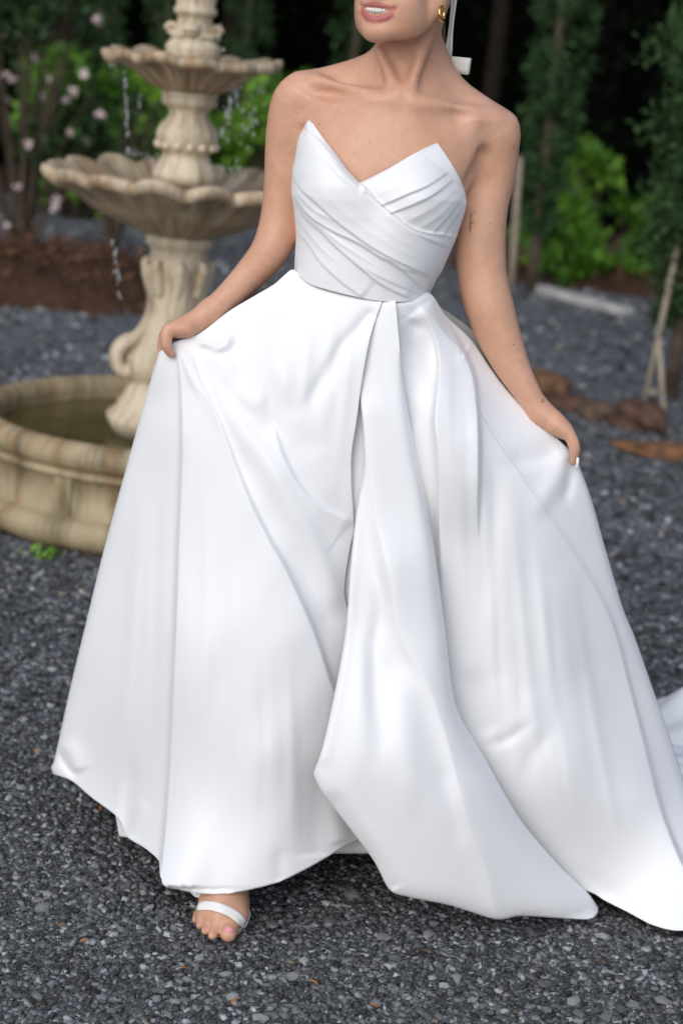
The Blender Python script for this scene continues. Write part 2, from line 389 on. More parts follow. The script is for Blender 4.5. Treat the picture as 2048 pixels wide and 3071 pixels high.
# upper stem with volutes and fluting
prof = [(.0, fz(185))] + prof_px([(78, 180), (78, 158), (80, 150), (80, 140), (72, 128), (62, 118), (54, 104), (50, 80), (50, 50), (54, 46), (62, 41), (62, 26), (56, 20), (54, 8), (60, -30), (80, -60), (90, -70), (40, -90), (20, -120)]) + [(0, fz(-140))]
def flut(T, r, z):
    k = np.clip((z - fz(110)) / .02, 0, 1) * np.clip((fz(48) - z) / .01, 0, 1) + np.clip((z - fz(20)) / .01, 0, 1); return r * (1 + .045 * k * np.cos(16 * T)), z
v, f = lathe(prof, 128, flut); stem = fpart('upper_stem', v, f, STONE)
for k in range(4):
    a = math.radians(-2 + 90 * k); d = np.array([math.cos(a), math.sin(a), 0]); t = np.array([-math.sin(a), math.cos(a), 0]); c = d * fr(64) + np.array([0, 0, fz(92)])
    th = np.linspace(0, 4.2 * math.pi, 60); rr = np.linspace(fr(17), fr(3), 60)
    P3 = c + (rr * np.cos(th))[:, None] * d + (rr * np.sin(th))[:, None] * np.array([0, 0, 1.0])
    vv, ff = tube(P3, np.linspace(fr(7), fr(4), 60), 8); cen = np.repeat(P3[None], 8, 0).reshape(-1, 3); off = vv - cen; vv = cen + off + ((off @ t)[:, None] * t) * 2.2
    fpart('volute', vv, ff, STONE, stem)
    a += math.pi / 4; d = np.array([math.cos(a), math.sin(a), 0]); P3 = np.array([d * fr(52) + np.array([0, 0, fz(y)]) for y in (104, 110, 114)]); t = np.array([-math.sin(a), math.cos(a), 0])
    P3 = np.array([d * fr(56) + t * s + np.array([0, 0, fz(108)]) for s in np.linspace(-.026, .026, 8)]); vv, ff = tube(P3, .011, 10); fpart('carved_swag', vv, ff, STONE, stem)
# falling water
DROP = NM('water_drop', .05, .6); DROP.col((.75, .78, .80)); DROP.b.inputs['Transmission Weight'].default_value = .55; DROP = DROP.m
bm = bmesh.new(); bmesh.ops.create_icosphere(bm, subdivisions=1, radius=1); dv = np.array([q.co[:] for q in bm.verts]); df = [tuple(q.index for q in g.verts) for g in bm.faces]; bm.free()
def drops(pts, smin, smax, jit):
    parts = []
    for p in pts:
        s = random.uniform(smin, smax); q = np.asarray(p) - FC + rng.normal(0, jit, 3)
        parts.append((dv * np.array([s * .8, s * .8, s * random.uniform(1.2, 5.0)]) + q, df))
    return parts
def fall(x0, y0, x1, y1, Y, n, jit=.006, smin=.0014, smax=.0030):
    t = np.sort(rng.random(n)); return drops([W(x0 + (x1 - x0) * math.sqrt(k), y0 + (y1 - y0) * k, Y) for k in t], smin, smax, jit)
pr = fall(370, 200, 388, 480, 5.72, 34, .003) + fall(415, 280, 422, 340, 5.75, 4, .004) + fall(728, 250, 665, 440, 5.72, 46, .009) + fall(800, 240, 740, 420, 5.78, 30, .012) + fall(745, 340, 735, 460, 5.7, 8, .01) \
   + fall(655, 60, 672, 160, 5.8, 6, .006) + fall(400, 470, 470, 500, 5.6, 14, .01) + fall(600, 500, 720, 500, 5.6, 12, .01) + fall(336, 720, 362, 905, 5.5, 26, .004) + fall(325, 195, 345, 196, 5.7, 6, .003)
v, f = join(pr); o = fpart('falling_water', v, f, DROP); o['kind'] = 'stuff'

# ------------------------------------------------------------------ planting
def leaf_quads(c, s, up=0.0, aspect=.5):
    """c (n,3) leaf bases, s (n,) lengths; leaves as pointed four-corner blades folded on the midrib"""
    n = len(c); d = rng.normal(size=(n, 3)); d[:, 2] += up; d /= np.linalg.norm(d, axis=1)[:, None]
    a = rng.normal(size=(n, 3)); w = np.cross(d, a); w /= np.linalg.norm(w, axis=1)[:, None]; nn = np.cross(w, d)
    L = s[:, None]
    v = np.stack([c, c + d * L * .5 + w * L * aspect * .5 + nn * L * .08, c + d * L, c + d * L * .5 - w * L * aspect * .5 + nn * L * .08], 1)
    f = np.arange(n * 4).reshape(n, 4)
    return v.reshape(-1, 3), f
def clump_points(n, centers, rad):
    k = rng.integers(0, len(centers), n); u = rng.normal(size=(n, 3)); u /= np.linalg.norm(u, axis=1)[:, None]
    return centers[k] + u * (rad[k] * rng.random(n) ** .45)[:, None]
def leaf_obj(name, v, f, mat, parent): return link(name, fast_mesh(name, v, f), parent, mat, False)

CYP = mk_leaf('cypress_leaf', (.014, .034, .015), (.065, .125, .048), .6, 0, .1)
CYP2 = mk_leaf('conifer_leaf', (.014, .034, .014), (.065, .12, .042), .6, 0, .1)
BRIGHT = mk_leaf('bright_leaf', (.05, .14, .014), (.24, .46, .05), .45)
HEDGE = mk_leaf('hedge_leaf', (.03, .10, .010), (.14, .31, .03), .45)
CAML = mk_leaf('camellia_leaf', (.008, .022, .008), (.05, .095, .03), .4)
SHADEL = mk_leaf('shade_toned_leaf', (.0015, .0025, .0015), (.005, .008, .004), .8, 0, .05)  # near-black leaf colour carries the shade under the wood's canopy
PINK = mk_leaf('petal', (.76, .54, .55), (.88, .77, .76), .5)

def cypress(loc, h, r, n, label, mat=CYP, bare=.25, lean=0):
    t = thing('cypress_tree', label, 'tree', loc, 'young cypress trees along the yard')
    v, f = tube(np.array([[lean * z * .1, 0, z] for z in np.linspace(-.02, h * .8, 12)]), np.linspace(.035, .008, 12), 8); link('trunk', mesh('trunk', v, f), t, BARK)
    nc = int(60 + h * 45); z = bare + rng.random(nc) ** 1.25 * (h - bare); a = rng.uniform(0, 6.28, nc)
    prof = np.interp((z - bare) / (h - bare), [0, .12, .45, .8, 1], [.45, .85, 1, .6, .08]) * r
    rr = prof * np.sqrt(rng.random(nc)) * .95
    cen = np.stack([rr * np.cos(a), rr * np.sin(a), z], -1); rad = np.clip(prof * .42, .05, .2) * rng.uniform(.7, 1.3, nc)
    c = clump_points(n, cen, rad); c[:, 2] += rng.uniform(0, .06, n)
    v, f = leaf_quads(c, rng.uniform(.022, .055, n), .9, .38); leaf_obj('crown', v, f, mat, t)
    # a few limbs
    for k in range(7):
        i = rng.integers(nc); p = cen[i]; v, f = tube(np.array([[0, 0, max(.1, p[2] - .25)], p * np.array([.5, .5, 1]) - np.array([0, 0, .12]), p]), [.012, .008, .003], 5); link('limb', mesh('limb', v, f), t, BARK)
    return t
cypress(G(468, 640), 5.2, .19, 9000, 'dark cypress standing behind the fountain, nearest the pink camellia')
cypress(G(705, 640), 5.0, .18, 9000, "slim dark cypress behind the fountain's tall stem and the bare shoulder")
cypress(G(1020, 660), 5.4, .19, 8000, "dark cypress behind the person's chin and neck")
cypress(G(1590, 880), 5.0, .20, 18000, 'tall dark cypress tied to a pale stake beside the bright green shrub', bare=.35)
cypress(G(270, 620), 5.6, .2, 7000, 'dark cypress rising behind the pink flowering camellia')
tr = cypress(G(2010, 1190), 4.2, .27, 24000, 'young conifer held by crossed pale stakes near the brown rocks', CYP2, .30)

# stakes
def stake(p0, p1, r, label):
    v, f = tube(np.linspace(p0, p1, 6), [r * 1.08, r, r * 1.03, r, r * .98, r], 9); o = link('stake', mesh('stake', v, f), None, PALEWOOD); return tag(o, label, 'stake', 'garden stakes supporting young trees')
stake(W(1532, 860, 11.3), W(1558, 470, 11.35), .02, 'upright pale stake against the tall cypress')
yS = float(G(1950, 1225)[1])
stake(G(1930, 1212), W(2052, 640, yS + .25), .013, 'long leaning stake that crosses the young conifer near the rocks')
stake(G(1990, 1248), W(1972, 985, yS + .1), .012, 'short upright stake propping the young conifer near the rocks')

# bright shrubs
def shrub(name, base, spread, h, n, mat, label, ls=(.05, .10), ncl=26, group=None, seed_low=.1):
    t = thing(name, label, 'shrub', base, group); cen = []; parts = []
    for k in range(ncl):
        a = random.uniform(0, 6.28); z = random.uniform(seed_low, 1) * h; rr = spread * math.sqrt(random.random()) * (1 - .35 * (z / h) ** 2)
        cen.append((rr * math.cos(a), rr * math.sin(a), z)); p = np.array(cen[-1]); parts.append(tube(np.array([[p[0] * .15, p[1] * .15, 0], p * np.array([.6, .6, .5]), p]), [.012, .008, .004], 5))
    cen = np.array(cen); c = clump_points(n, cen, np.full(ncl, spread * .30) * rng.uniform(.6, 1.3, ncl)); c[:, 2] = np.abs(c[:, 2])
    v, f = leaf_quads(c, rng.uniform(*ls, n), .5, .42); leaf_obj('foliage', v, f, mat, t)
    v, f = join(parts); link('stem', mesh('stem', v, f), t, BARK); return t
shrub('green_shrub', G(1695, 838), .25, .86, 3000, BRIGHT, 'bright yellow-green shrub beside the tall staked cypress', (.06, .12), 22)
shrub('green_shrub', G(1900, 835), .24, .45, 1100, HEDGE, 'low mid-green shrub between bright shrub and staked conifer', (.05, .1), 16)
shrub('green_shrub', G(1640, 850), .25, .40, 1100, HEDGE, 'low dark-leaved shrub at the foot of the tall cypress', (.05, .1), 14)
for i, (px, py, sp, h, lab) in enumerate([(215, 655, .42, 1.05, 'lush green shrub close behind the pink camellia'), (330, 650, .40, .98, 'lush green shrub between the camellia and the fountain column'),
        (430, 655, .36, .95, 'lush green shrub directly behind the fountain column'), (790, 660, .36, .98, 'lush green shrub beside the bare upper arm'), (590, 640, .30, .7, 'low green shrub seen under the upper fountain bowl')]):
    shrub('hedge_shrub', G(px, py), sp, h, 3000, BRIGHT if i in (1, 2, 3) else HEDGE, lab, (.06, .12), 26, 'lush shrubs behind the fountain')

# pink camellia
def camellia(base, h, spread, n, nfl, label, fl=()):
    t = thing('camellia_bush', label, 'bush', base, 'pink camellias in the bark bed'); cen = []; parts = []
    for k in range(34):
        a = random.uniform(0, 6.28); z = random.uniform(.35, 1) * h; rr = spread * math.sqrt(random.random()); p = np.array([rr * math.cos(a), rr * math.sin(a), z]); cen.append(p)
        parts.append(tube(smoothline([[random.uniform(-.03, .03), random.uniform(-.03, .03), -.02], p * np.array([.35, .35, .45]), p * np.array([.8, .8, .8]), p], 8), np.linspace(.013, .004, 8), 5))
    v, f = join(parts); link('branches', mesh('branches', v, f), t, BARK)
    cen = np.array(cen); c = clump_points(n, cen, np.full(34, spread * .26)); v, f = leaf_quads(c, rng.uniform(.04, .085, n), .2, .5); leaf_obj('foliage', v, f, CAML, t)
    for p in fl:
        q = np.asarray(p) - base; parts = []
        m = 26; cc = rng.normal(size=(m, 3)); cc /= np.linalg.norm(cc, axis=1)[:, None]; cc *= .012; v, f = leaf_quads(cc, rng.uniform(.013, .026, m), .2, 1.0); 
        leaf_obj('blossom', v + q, f, PINK, t)
    return t
cb = G(60, 800); Yc_ = float(cb[1])
fl = [W(x, y, Yc_ - random.uniform(-.15, .3)) for x, y in [(12, 225), (38, 238), (105, 175), (118, 290), (195, 300), (85, 432), (298, 60), (285, 60), (300, 345), (210, 395), (22, 675), (165, 625), (170, 600), (255, 220), (5, 105), (52, 560), (225, 275), (118, 10), (20, 300), (150, 240)]]
camellia(cb, 1.75, .55, 3000, 0, 'pink flowering camellia bush with thin stems in the bark bed', fl)
cb2 = G(330, 800); fl2 = [W(x, y, float(cb2[1])) for x, y in [(372, 470), (395, 455), (350, 640)]]
camellia(cb2, 1.0, .22, 500, 0, 'thin sparse camellia with few leaves behind the lower fountain bowl', fl2)

# bark mulch beds, board, rocks
def mk_mulch():
    m = NM('bark_mulch', .9, .2); co = m.coord(); a = m.noise(m.coord(scale=(30, 90, 40)), 1, 6, .7)
    m.col(m.ramp(a, [(.3, (.035, .017, .010)), (.55, (.10, .052, .030)), (.8, (.20, .11, .065))])); m.bump(a, .9, .03); return m.m
MULCH = mk_mulch()
MUL = mk_leaf('bark_shred', (.04, .02, .012), (.20, .10, .055), .9)
def mound(name, poly, h, label):
    poly = smoothline(np.array(poly + poly[:1])[:, :2], 60); c = poly.mean(0); V = []; nr = 14
    for k in range(60):
        for j in range(nr):
            s = j / (nr - 1); p = c + (poly[k] - c) * s; V.append((p[0], p[1], h * (1 - s ** 4) ** .7 * (1 + .25 * math.sin(p[0] * 7 + p[1] * 3) * math.sin(p[1] * 5)) - .01))
    v = np.array(V); o = link(name, mesh(name, v, grid_faces(60, nr, True)), None, MULCH); o['kind'] = 'structure'; o['label'] = label
    pts = v[rng.integers(0, len(v), 1500)] + rng.normal(0, .06, (1500, 3)) * np.array([1, 1, .25]); pts[:, 2] = np.clip(pts[:, 2], .0, h * 1.3)
    vv, ff = leaf_quads(pts, rng.uniform(.05, .12, 1500), 0, .18); s = leaf_obj('bark_shreds', vv, ff, MUL, o); s['kind'] = 'stuff'
    return o
mound('mulch_bed', [tuple(G(x, y)) for x, y in [(-250, 915), (0, 922), (200, 938), (420, 948), (500, 900), (420, 812), (200, 790), (-250, 775)]], .16, 'brown bark mulch bed under the camellias')
mound('mulch_bed', [tuple(G(x, y)) for x, y in [(1330, 800), (1560, 850), (1800, 880), (2100, 900), (2300, 860), (1800, 760), (1400, 740)]], .06, 'dark bark mulch under the shrubs behind the board')
p0, p1 = G(1612, 880), G(1882, 952); d = p1 - p0; L = np.linalg.norm(d); a = math.atan2(d[1], d[0])
v, f = box((0, 0, 0), (L, .09, .045), rotz(a)); o = link('board', mesh('board', v, f), None, simple('weathered_board', (.42, .41, .40), .8, .3, .25, 9, .2), False)
bv = o.modifiers.new('bevel', 'BEVEL'); bv.width = .004; bv.segments = 2
o.location = (p0 + p1) / 2 + np.array([0, 0, .03]); tag(o, 'long weathered grey board lying at the edge of the mulch', 'board')
def rock(name, px, py, sx, sy, sz, col, label, ang=0, zoff=0, cat='rock', group='brown rocks edging the gravel'):
    bm = bmesh.new(); bmesh.ops.create_icosphere(bm, subdivisions=4, radius=1); rs = np.random.default_rng(int(px)); ph = rs.uniform(0, 6, 12)
    for q in bm.verts:
        c = q.co.copy(); k = 1 + .13 * math.sin(3 * c.x + ph[0]) * math.cos(2.5 * c.y + ph[1]) + .10 * math.sin(5 * c.z + 4 * c.x + ph[2]) + .05 * math.sin(9 * c.y + 7 * c.x + ph[3]) + .03 * math.sin(17 * c.x + ph[4]) * math.sin(15 * c.z + ph[5])
        q.co = Vector((c.x * k * sx, c.y * k * sy, c.z * k * sz))
    me = bpy.data.meshes.new(name); bm.to_mesh(me); bm.free(); p = G(px, py)
    o = link(name, me, None, simple('rock_' + name, col, .85, .3, .55, 14, .7)); o.location = (p[0], p[1], sz * .45 + zoff); o.rotation_euler = (0, 0, ang); return tag(o, label, cat, group)
rock('rock', 1915, 1285, .125, .11, .08, (.10, .055, .038), 'lumpy dark brown rock in front of the staked conifer')
rock('rock', 1790, 1255, .085, .08, .055, (.12, .08, .055), 'small greyish brown rock beside the lumpy dark brown rock')
rock('rock', 1985, 1362, .17, .10, .03, (.20, .095, .045), 'flat orange-brown rock in front of the lumpy dark rock')
rock('rock', 1625, 1175, .12, .15, .06, (.15, .08, .04), 'orange-brown edging rock seen just behind the forearm', .5)
rock('rock', 1715, 1225, .16, .08, .035, (.11, .058, .038), 'low reddish brown rock between forearm and small grey-brown rock', -.5)
# weed by the pool
wb = G(135, 1672); t = thing('weed', 'small bright green weed growing at the foot of the pool wall', 'plant', wb)
c = rng.normal(0, .022, (70, 3)) * np.array([1.2, .8, .35]); c[:, 2] = np.abs(c[:, 2]) + .004; v, f = leaf_quads(c, rng.uniform(.012, .024, 70), .7, .6); leaf_obj('leaves', v, f, BRIGHT, t)
link('stem', mesh('stem', *tube(np.array([[0, 0, -.003], [.004, 0, .012], [.002, .003, .024]]), [.003, .002, .001], 6)), t, HEDGE)

# forest floor and the wood behind
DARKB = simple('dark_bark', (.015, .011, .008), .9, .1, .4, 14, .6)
SOIL = simple('forest_soil', (.035, .026, .02), .95, .1, .5, 3, .5)
o = link('forest_floor', mesh('forest_floor', [(-40, 14.6, .006), (40, 14.6, .006), (40, 60, .006), (-40, 60, .006)], [(0, 1, 2, 3)]), None, SOIL, False); o['kind'] = 'structure'
for i, (px, Y, r, lab) in enumerate([(1440, 15.0, .07, "brown bare trunk behind the person's shoulder"), (1760, 17.2, .07, 'dark trunk in the wood behind the bright shrub'),
                                     (655, 15.6, .08, "dark trunk in the wood behind the fountain's upper bowl"), (150, 15.9, .10, 'dark trunk in the wood behind the camellia')]):
    b = W(px, 500, Y); t = thing('forest_tree', lab, 'tree', (b[0], Y, 0), 'tall trees at the wood edge')
    v, f = tube(smoothline([[0, 0, -.05], [.05, 0, 3], [-.05, .1, 6], [0, 0, 9]], 14), np.linspace(r, r * .4, 14), 9); link('trunk', mesh('trunk', v, f), t, DARKB)
    cc = rng.normal(size=(40, 3)) * np.array([1.0, 1.0, 1.6]) + np.array([0, 0, 7]); c = clump_points(2200, cc, np.full(40, .7)); v, f = leaf_quads(c, rng.uniform(.15, .3, 2200), 0, .5); leaf_obj('crown', v, f, SHADEL, t)
# the wood itself: a thick mass of foliage, its shade put into the leaf colour
nx, nz = 80, 26; xs = np.linspace(-26, 26, nx); zs = np.linspace(-.2, 11, nz); Xg, Zg = np.meshgrid(xs, zs, indexing='ij')
Yg = 18.0 - .9 * np.sin(Xg * .9) * np.cos(Zg * .7) + .5 * np.sin(Xg * 2.3 + Zg * 1.7) + np.clip(Zg - 7, 0, None) ** 2 * .22 - .9 * np.clip(Zg - 2, 0, 3) / 3
core = np.stack([Xg, Yg, Zg], -1).reshape(-1, 3); cf = grid_faces(nx, nz)
back = core.copy(); back[:, 1] = 34; 
c1 = np.stack([rng.uniform(-9, 9, 30000), np.zeros(30000), rng.random(30000) ** 1.6 * 4.2], -1); c1[:, 1] = 17.6 - .9 * np.sin(c1[:, 0] * .9) * np.cos(c1[:, 2] * .7) - rng.random(30000) * 1.3 - .7 * np.clip(c1[:, 2] - 2, 0, 2)
c2 = np.stack([rng.uniform(-18, 18, 14000), rng.uniform(14.6, 17.2, 14000), rng.uniform(3, 10.5, 14000)], -1)
v1, f1 = leaf_quads(c1, rng.uniform(.08, .2, 30000), -.3, .45); v2, f2 = leaf_quads(c2, rng.uniform(.25, .5, 14000), -.3, .5)
n0 = len(core); side = np.array([[i * nz + nz - 1, (i + 1) * nz + nz - 1, n0 + (i + 1) * nz + nz - 1, n0 + i * nz + nz - 1] for i in range(nx - 1)])
v = np.vstack([core, back, v1, v2]); f = np.vstack([cf, cf + n0, side, f1 + 2 * n0, f2 + 2 * n0 + len(v1)])
wood = link('woodland', fast_mesh('woodland', v, f), None, SHADEL, False); wood['kind'] = 'stuff'; wood['label'] = 'dark shaded woodland filling the background'; wood['category'] = 'woodland'

# ------------------------------------------------------------------ person: body as one signed-distance surface
VOX = .003
LO = np.array([-.40, 2.98, .0]); HI = np.array([.47, 3.66, 1.78]); NG = np.ceil((HI - LO) / VOX).astype(int)
D = np.full(NG, .5, np.float32)
def region(pts, pad):
    p = np.atleast_2d(pts); a = np.clip(((p.min(0) - pad - LO) / VOX).astype(int), 0, NG - 1); b = np.clip(((p.max(0) + pad - LO) / VOX).astype(int) + 2, 1, NG)
    sl = tuple(slice(i, j) for i, j in zip(a, b)); ax = [LO[k] + VOX * np.arange(a[k], b[k], dtype=np.float32) for k in range(3)]
    return sl, ax[0][:, None, None], ax[1][None, :, None], ax[2][None, None, :]
def smin(a, b, k):
    if k <= 0: return np.minimum(a, b)
    h = np.maximum(k - np.abs(a - b), 0) / k; return np.minimum(a, b) - h * h * k * .25
def put(sl, d, k, sub=False):
    if sub: 
        a = D[sl]; D[sl] = -smin(-a, d, k)
    else: D[sl] = smin(D[sl], d, k)
def chain(pts, rad, k=.02, sub=False, flat=None, dense=True):
    """union of round cones along a splined path; flat=(axis, factor) squeezes the section"""
    p = np.asarray(pts, float); rad = np.asarray(rad, float)
    if dense and len(p) > 2:
        q = smoothline(np.c_[p, rad], max(6, len(p) * 3)) if False else None
        t = np.arange(len(p)); tt = np.linspace(0, len(p) - 1, (len(p) - 1) * 3 + 1)
        pp = np.vstack([2 * p[0] - p[1], p, 2 * p[-1] - p[-2]]); rr = np.r_[rad[0], rad, rad[-1]]; P, Q = [], []
        for s in tt:
            i = min(int(s), len(p) - 2); u = s - i
            w = .5 * np.array([-u + 2 * u ** 2 - u ** 3, 2 - 5 * u ** 2 + 3 * u ** 3, u + 4 * u ** 2 - 3 * u ** 3, -u ** 2 + u ** 3])
            P.append(w @ pp[i:i + 4]); Q.append(w @ rr[i:i + 4])
        p, rad = np.array(P), np.array(Q)
    sl, X, Y, Z = region(p, rad.max() * 1.6 + k + .01); d = None
    for i in range(len(p) - 1):
        a, b = p[i], p[i + 1]; ab = b - a; L2 = ab @ ab + 1e-12
        t = np.clip(((X - a[0]) * ab[0] + (Y - a[1]) * ab[1] + (Z - a[2]) * ab[2]) / L2, 0, 1)
        dx, dy, dz = X - a[0] - t * ab[0], Y - a[1] - t * ab[1], Z - a[2] - t * ab[2]
        if flat is not None:
            n, fct = flat; q = dx * n[0] + dy * n[1] + dz * n[2]; e = np.sqrt(dx * dx + dy * dy + dz * dz + q * q * (1 / fct ** 2 - 1))
        else: e = np.sqrt(dx * dx + dy * dy + dz * dz)
        e = (e - (rad[i] + (rad[i + 1] - rad[i]) * t)).astype(np.float32)
        d = e if d is None else np.minimum(d, e)
    put(sl, d, k, sub)
def ell(c, ax3, rad, k=.02, sub=False):
    c = np.asarray(c, float); M = np.asarray(ax3, float); r = np.asarray(rad, float)
    sl, X, Y, Z = region(c[None], r.max() + k + .01); q = []
    for j in range(3): q.append(((X - c[0]) * M[j][0] + (Y - c[1]) * M[j][1] + (Z - c[2]) * M[j][2]) / r[j])
    put(sl, ((np.sqrt(q[0] ** 2 + q[1] ** 2 + q[2] ** 2) - 1) * r.min()).astype(np.float32), k, sub)
def limb(st, k=.02, flat=1.0):
    s = np.array(st, float); p = W(s[:, 0], s[:, 1], s[:, 2]); r = s[:, 3] * s[:, 2] / FPX * .99
    chain(p, r, k)
I3 = np.eye(3)
# torso: stacked ellipses (left px, right px, centre depth, half depth)
SEC = [((905, 320), (1468, 415), 3.355, .068), ((893, 375), (1450, 458), 3.345, .088), ((890, 440), (1432, 515), 3.338, .100), ((890, 540), (1386, 600), 3.335, .098), ((897, 640), (1340, 700), 3.338, .088),
       ((900, 780), (1280, 845), 3.34, .080), ((890, 950), (1290, 1010), 3.36, .080), ((880, 1120), (1330, 1170), 3.375, .085), ((900, 1230), (1340, 1270), 3.375, .08)]
TILT = math.radians(3.0); e1 = np.array([math.cos(TILT), 0, -math.sin(TILT)]); e3 = np.array([math.sin(TILT), 0, math.cos(TILT)])
sc = []
for l, r, yc, dp in SEC:
    a, b = W(l[0], l[1], yc), W(r[0], r[1], yc); c = (a + b) / 2; sc.append((c @ e3, c @ e1, abs((b - a) @ e1) / 2, yc, dp))
sc = np.array(sc)[::-1]
tw = np.linspace(sc[0, 0] - .1, sc[-1, 0] + .1, 900); ker = np.exp(-np.linspace(-2.5, 2.5, 181) ** 2); ker /= ker.sum()
ttab = [np.convolve(np.pad(np.interp(tw, sc[:, 0], sc[:, j]), 90, 'edge'), ker, 'valid') for j in range(5)]
def torso_at(w): return [np.interp(w, tw, ttab[j]) for j in range(1, 5)]
sl, X, Y, Z = region(np.array([[-.25, 3.2, sc[0, 0] - .02], [.3, 3.5, sc[-1, 0] + .05]]), .03)
u = X * e1[0] + Z * e1[2]; w = X * e3[0] + Z * e3[2]; cu, hw, yc, dp = torso_at(w)
d = (np.sqrt(((u - cu) / hw) ** 2 + ((Y - yc) / dp) ** 2) - 1) * np.minimum(hw, dp)
d = np.maximum(d, np.maximum(w - (sc[-1, 0] + .02), sc[0, 0] - w)); put(sl, d.astype(np.float32), 0)
# neck, trapezius, shoulders
chain(W([1222, 1218, 1228, 1245], [330, 215, 110, -10], [3.36, 3.362, 3.355, 3.35]), [.058, .0525, .0510, .053], .022)
chain(W([1240, 1120, 1000, 905], [175, 222, 252, 268], [3.39, 3.385, 3.375, 3.37]), [.045, .036, .031, .030], .03)
chain(W([1250, 1345, 1430, 1490], [180, 285, 345, 385], [3.39, 3.385, 3.375, 3.37]), [.045, .036, .034, .033], .03)
ell(W(1195, 380, 3.35), I3, (.115, .080, .075), .045)                 # upper chest
limb([(905, 290, 3.362, 50), (872, 312, 3.366, 58), (860, 380, 3.37, 60), (853, 450, 3.376, 58), (848, 540, 3.38, 56), (842, 620, 3.38, 57), (833, 690, 3.375, 60), (806, 757, 3.355, 57), (752, 822, 3.33, 50), (690, 885, 3.305, 43), (632, 936, 3.285, 37)], .022)
limb([(1440, 378, 3.362, 56), (1484, 408, 3.366, 65), (1487, 470, 3.37, 66), (1475, 540, 3.374, 66), (1456, 610, 3.373, 69), (1442, 690, 3.37, 75), (1440, 760, 3.365, 77), (1446, 830, 3.358, 75), (1463, 905, 3.35, 75), (1488, 985, 3.343, 69), (1526, 1078, 3.335, 57), (1564, 1150, 3.328, 45), (1618, 1236, 3.32, 35)], .022)
# collar bones, hollows, neck tendons
chain(W([1186, 1110, 1030, 945], [296, 283, 262, 240], [3.279, 3.290, 3.310, 3.340]), [.0065, .0055, .0055, .006], .026)
chain(W([1236, 1310, 1390, 1475], [302, 318, 330, 352], [3.279, 3.289, 3.309, 3.340]), [.0065, .0055, .0055, .006], .026)
chain(W([1035, 985], [292, 268], [3.262, 3.292]), [.008, .009], .036, True)
chain(W([1320, 1378], [350, 350], [3.258, 3.284]), [.009, .010], .036, True)
ell(W(1208, 280, 3.262), I3, (.010, .016, .011), .02, True)
chain(W([1285, 1255, 1222], [70, 190, 288], [3.318, 3.302, 3.282]), [.008, .007, .005], .022)
chain(W([1135, 1165, 1193], [150, 220, 286], [3.318, 3.300, 3.282]), [.0065, .006, .005], .022)
chain(W([1447, 1438, 1418], [470, 500, 540], [3.318, 3.314, 3.305]), [.010, .012, .012], .018, True)
chain(W([897, 889, 884], [395, 430, 470], [3.318, 3.316, 3.312]), [.007, .008, .008], .014, True)
# legs and feet
chain(np.vstack([W(985, 1180, 3.37), W(930, 1500, 3.32), W(880, 1900, 3.255), W(830, 2100, 3.25), W(760, 2350, 3.245), G(705, 2480, .14)]), [.085, .075, .056, .053, .045, .034], .03)
chain(np.vstack([W(1250, 1200, 3.385), W(1255, 1550, 3.40), W(1245, 1930, 3.42), W(1230, 2150, 3.45), W(1190, 2330, 3.52), G(1150, 2390, .12)]), [.085, .075, .056, .053, .045, .033], .03)
f0 = np.vstack([G(705, 2480, .14), G(693, 2560, .105), G(680, 2640, .075), G(670, 2700, .050), G(664, 2748, .034)])
chain(f0, [.033, .031, .030, .030, .025], .02); 
chain(np.vstack([G(705, 2690, .045), G(708, 2745, .032)]), [.024, .022], .02); chain(np.vstack([G(635, 2700, .042), G(622, 2740, .028)]), [.022, .020], .02)
chain(np.vstack([G(705, 2480, .14), G(725, 2450, .10)]), [.03, .025], .02)
TOES = [((702, 2752, .030), (692, 2780, .025), (685, 2801, .023), (.0155, .0145, .0138)), ((664, 2748, .034), (648, 2782, .024), (638, 2805, .018), (.0095, .0088, .0082)), ((642, 2742, .034), (626, 2772, .022), (617, 2791, .017), (.009, .0083, .0078)),
        ((622, 2735, .032), (606, 2758, .022), (600, 2775, .016), (.0088, .008, .0075)), ((605, 2728, .028), (592, 2745, .019), (588, 2758, .015), (.0085, .0076, .007))]
for a, b, c, r in TOES: chain(np.vstack([G(*a), G(*b), G(*c)]), r, .006)
chain(np.vstack([G(1150, 2390, .12), G(1140, 2440, .06), G(1135, 2490, .03)]), [.033, .03, .022], .02)
# hands
chain(W([632, 585, 535], [936, 968, 985], [3.285, 3.272, 3.264]), R(np.array([37, 37, 30]), 3.28), .014, flat=((0, 1, 0), .8))
chain(W([560, 506, 500, 514], [985, 990, 1035, 1062], [3.258, 3.25, 3.244, 3.25]), R(np.array([28, 21, 17, 13]), 3.25), .008)
chain(W([530, 494, 485, 474], [985, 1002, 1046, 1086], [3.28, 3.288, 3.29, 3.288]), R(np.array([20, 16, 13.5, 8.5]), 3.29), .006)
for k in range(3): chain(W([535, 505 + 4 * k, 500 + 5 * k, 520 + 4 * k], [990, 1012, 1056, 1080], [3.29, 3.306 + .012 * k, 3.308 + .012 * k, 3.297 + .012 * k]), R(np.array([18, 15, 13, 10]), 3.3), .006)
chain(W([1618, 1655, 1690], [1236, 1262, 1290], [3.32, 3.312, 3.306]), R(np.array([35, 36, 27]), 3.31), .014, flat=((0, 1, 0), .85))
chain(W([1672, 1706, 1722, 1718], [1278, 1304, 1345, 1386], [3.302, 3.295, 3.290, 3.294]), R(np.array([28, 20, 17.5, 11]), 3.3), .008)
for k in range(4): chain(W([1680, 1708 - 3 * k, 1712 - 5 * k, 1690 - 6 * k], [1285, 1318, 1362, 1392], [3.325 + .006 * k, 3.334 + .012 * k, 3.336 + .012 * k, 3.328 + .012 * k]), R(np.array([18, 15, 13, 10]), 3.33), .006)
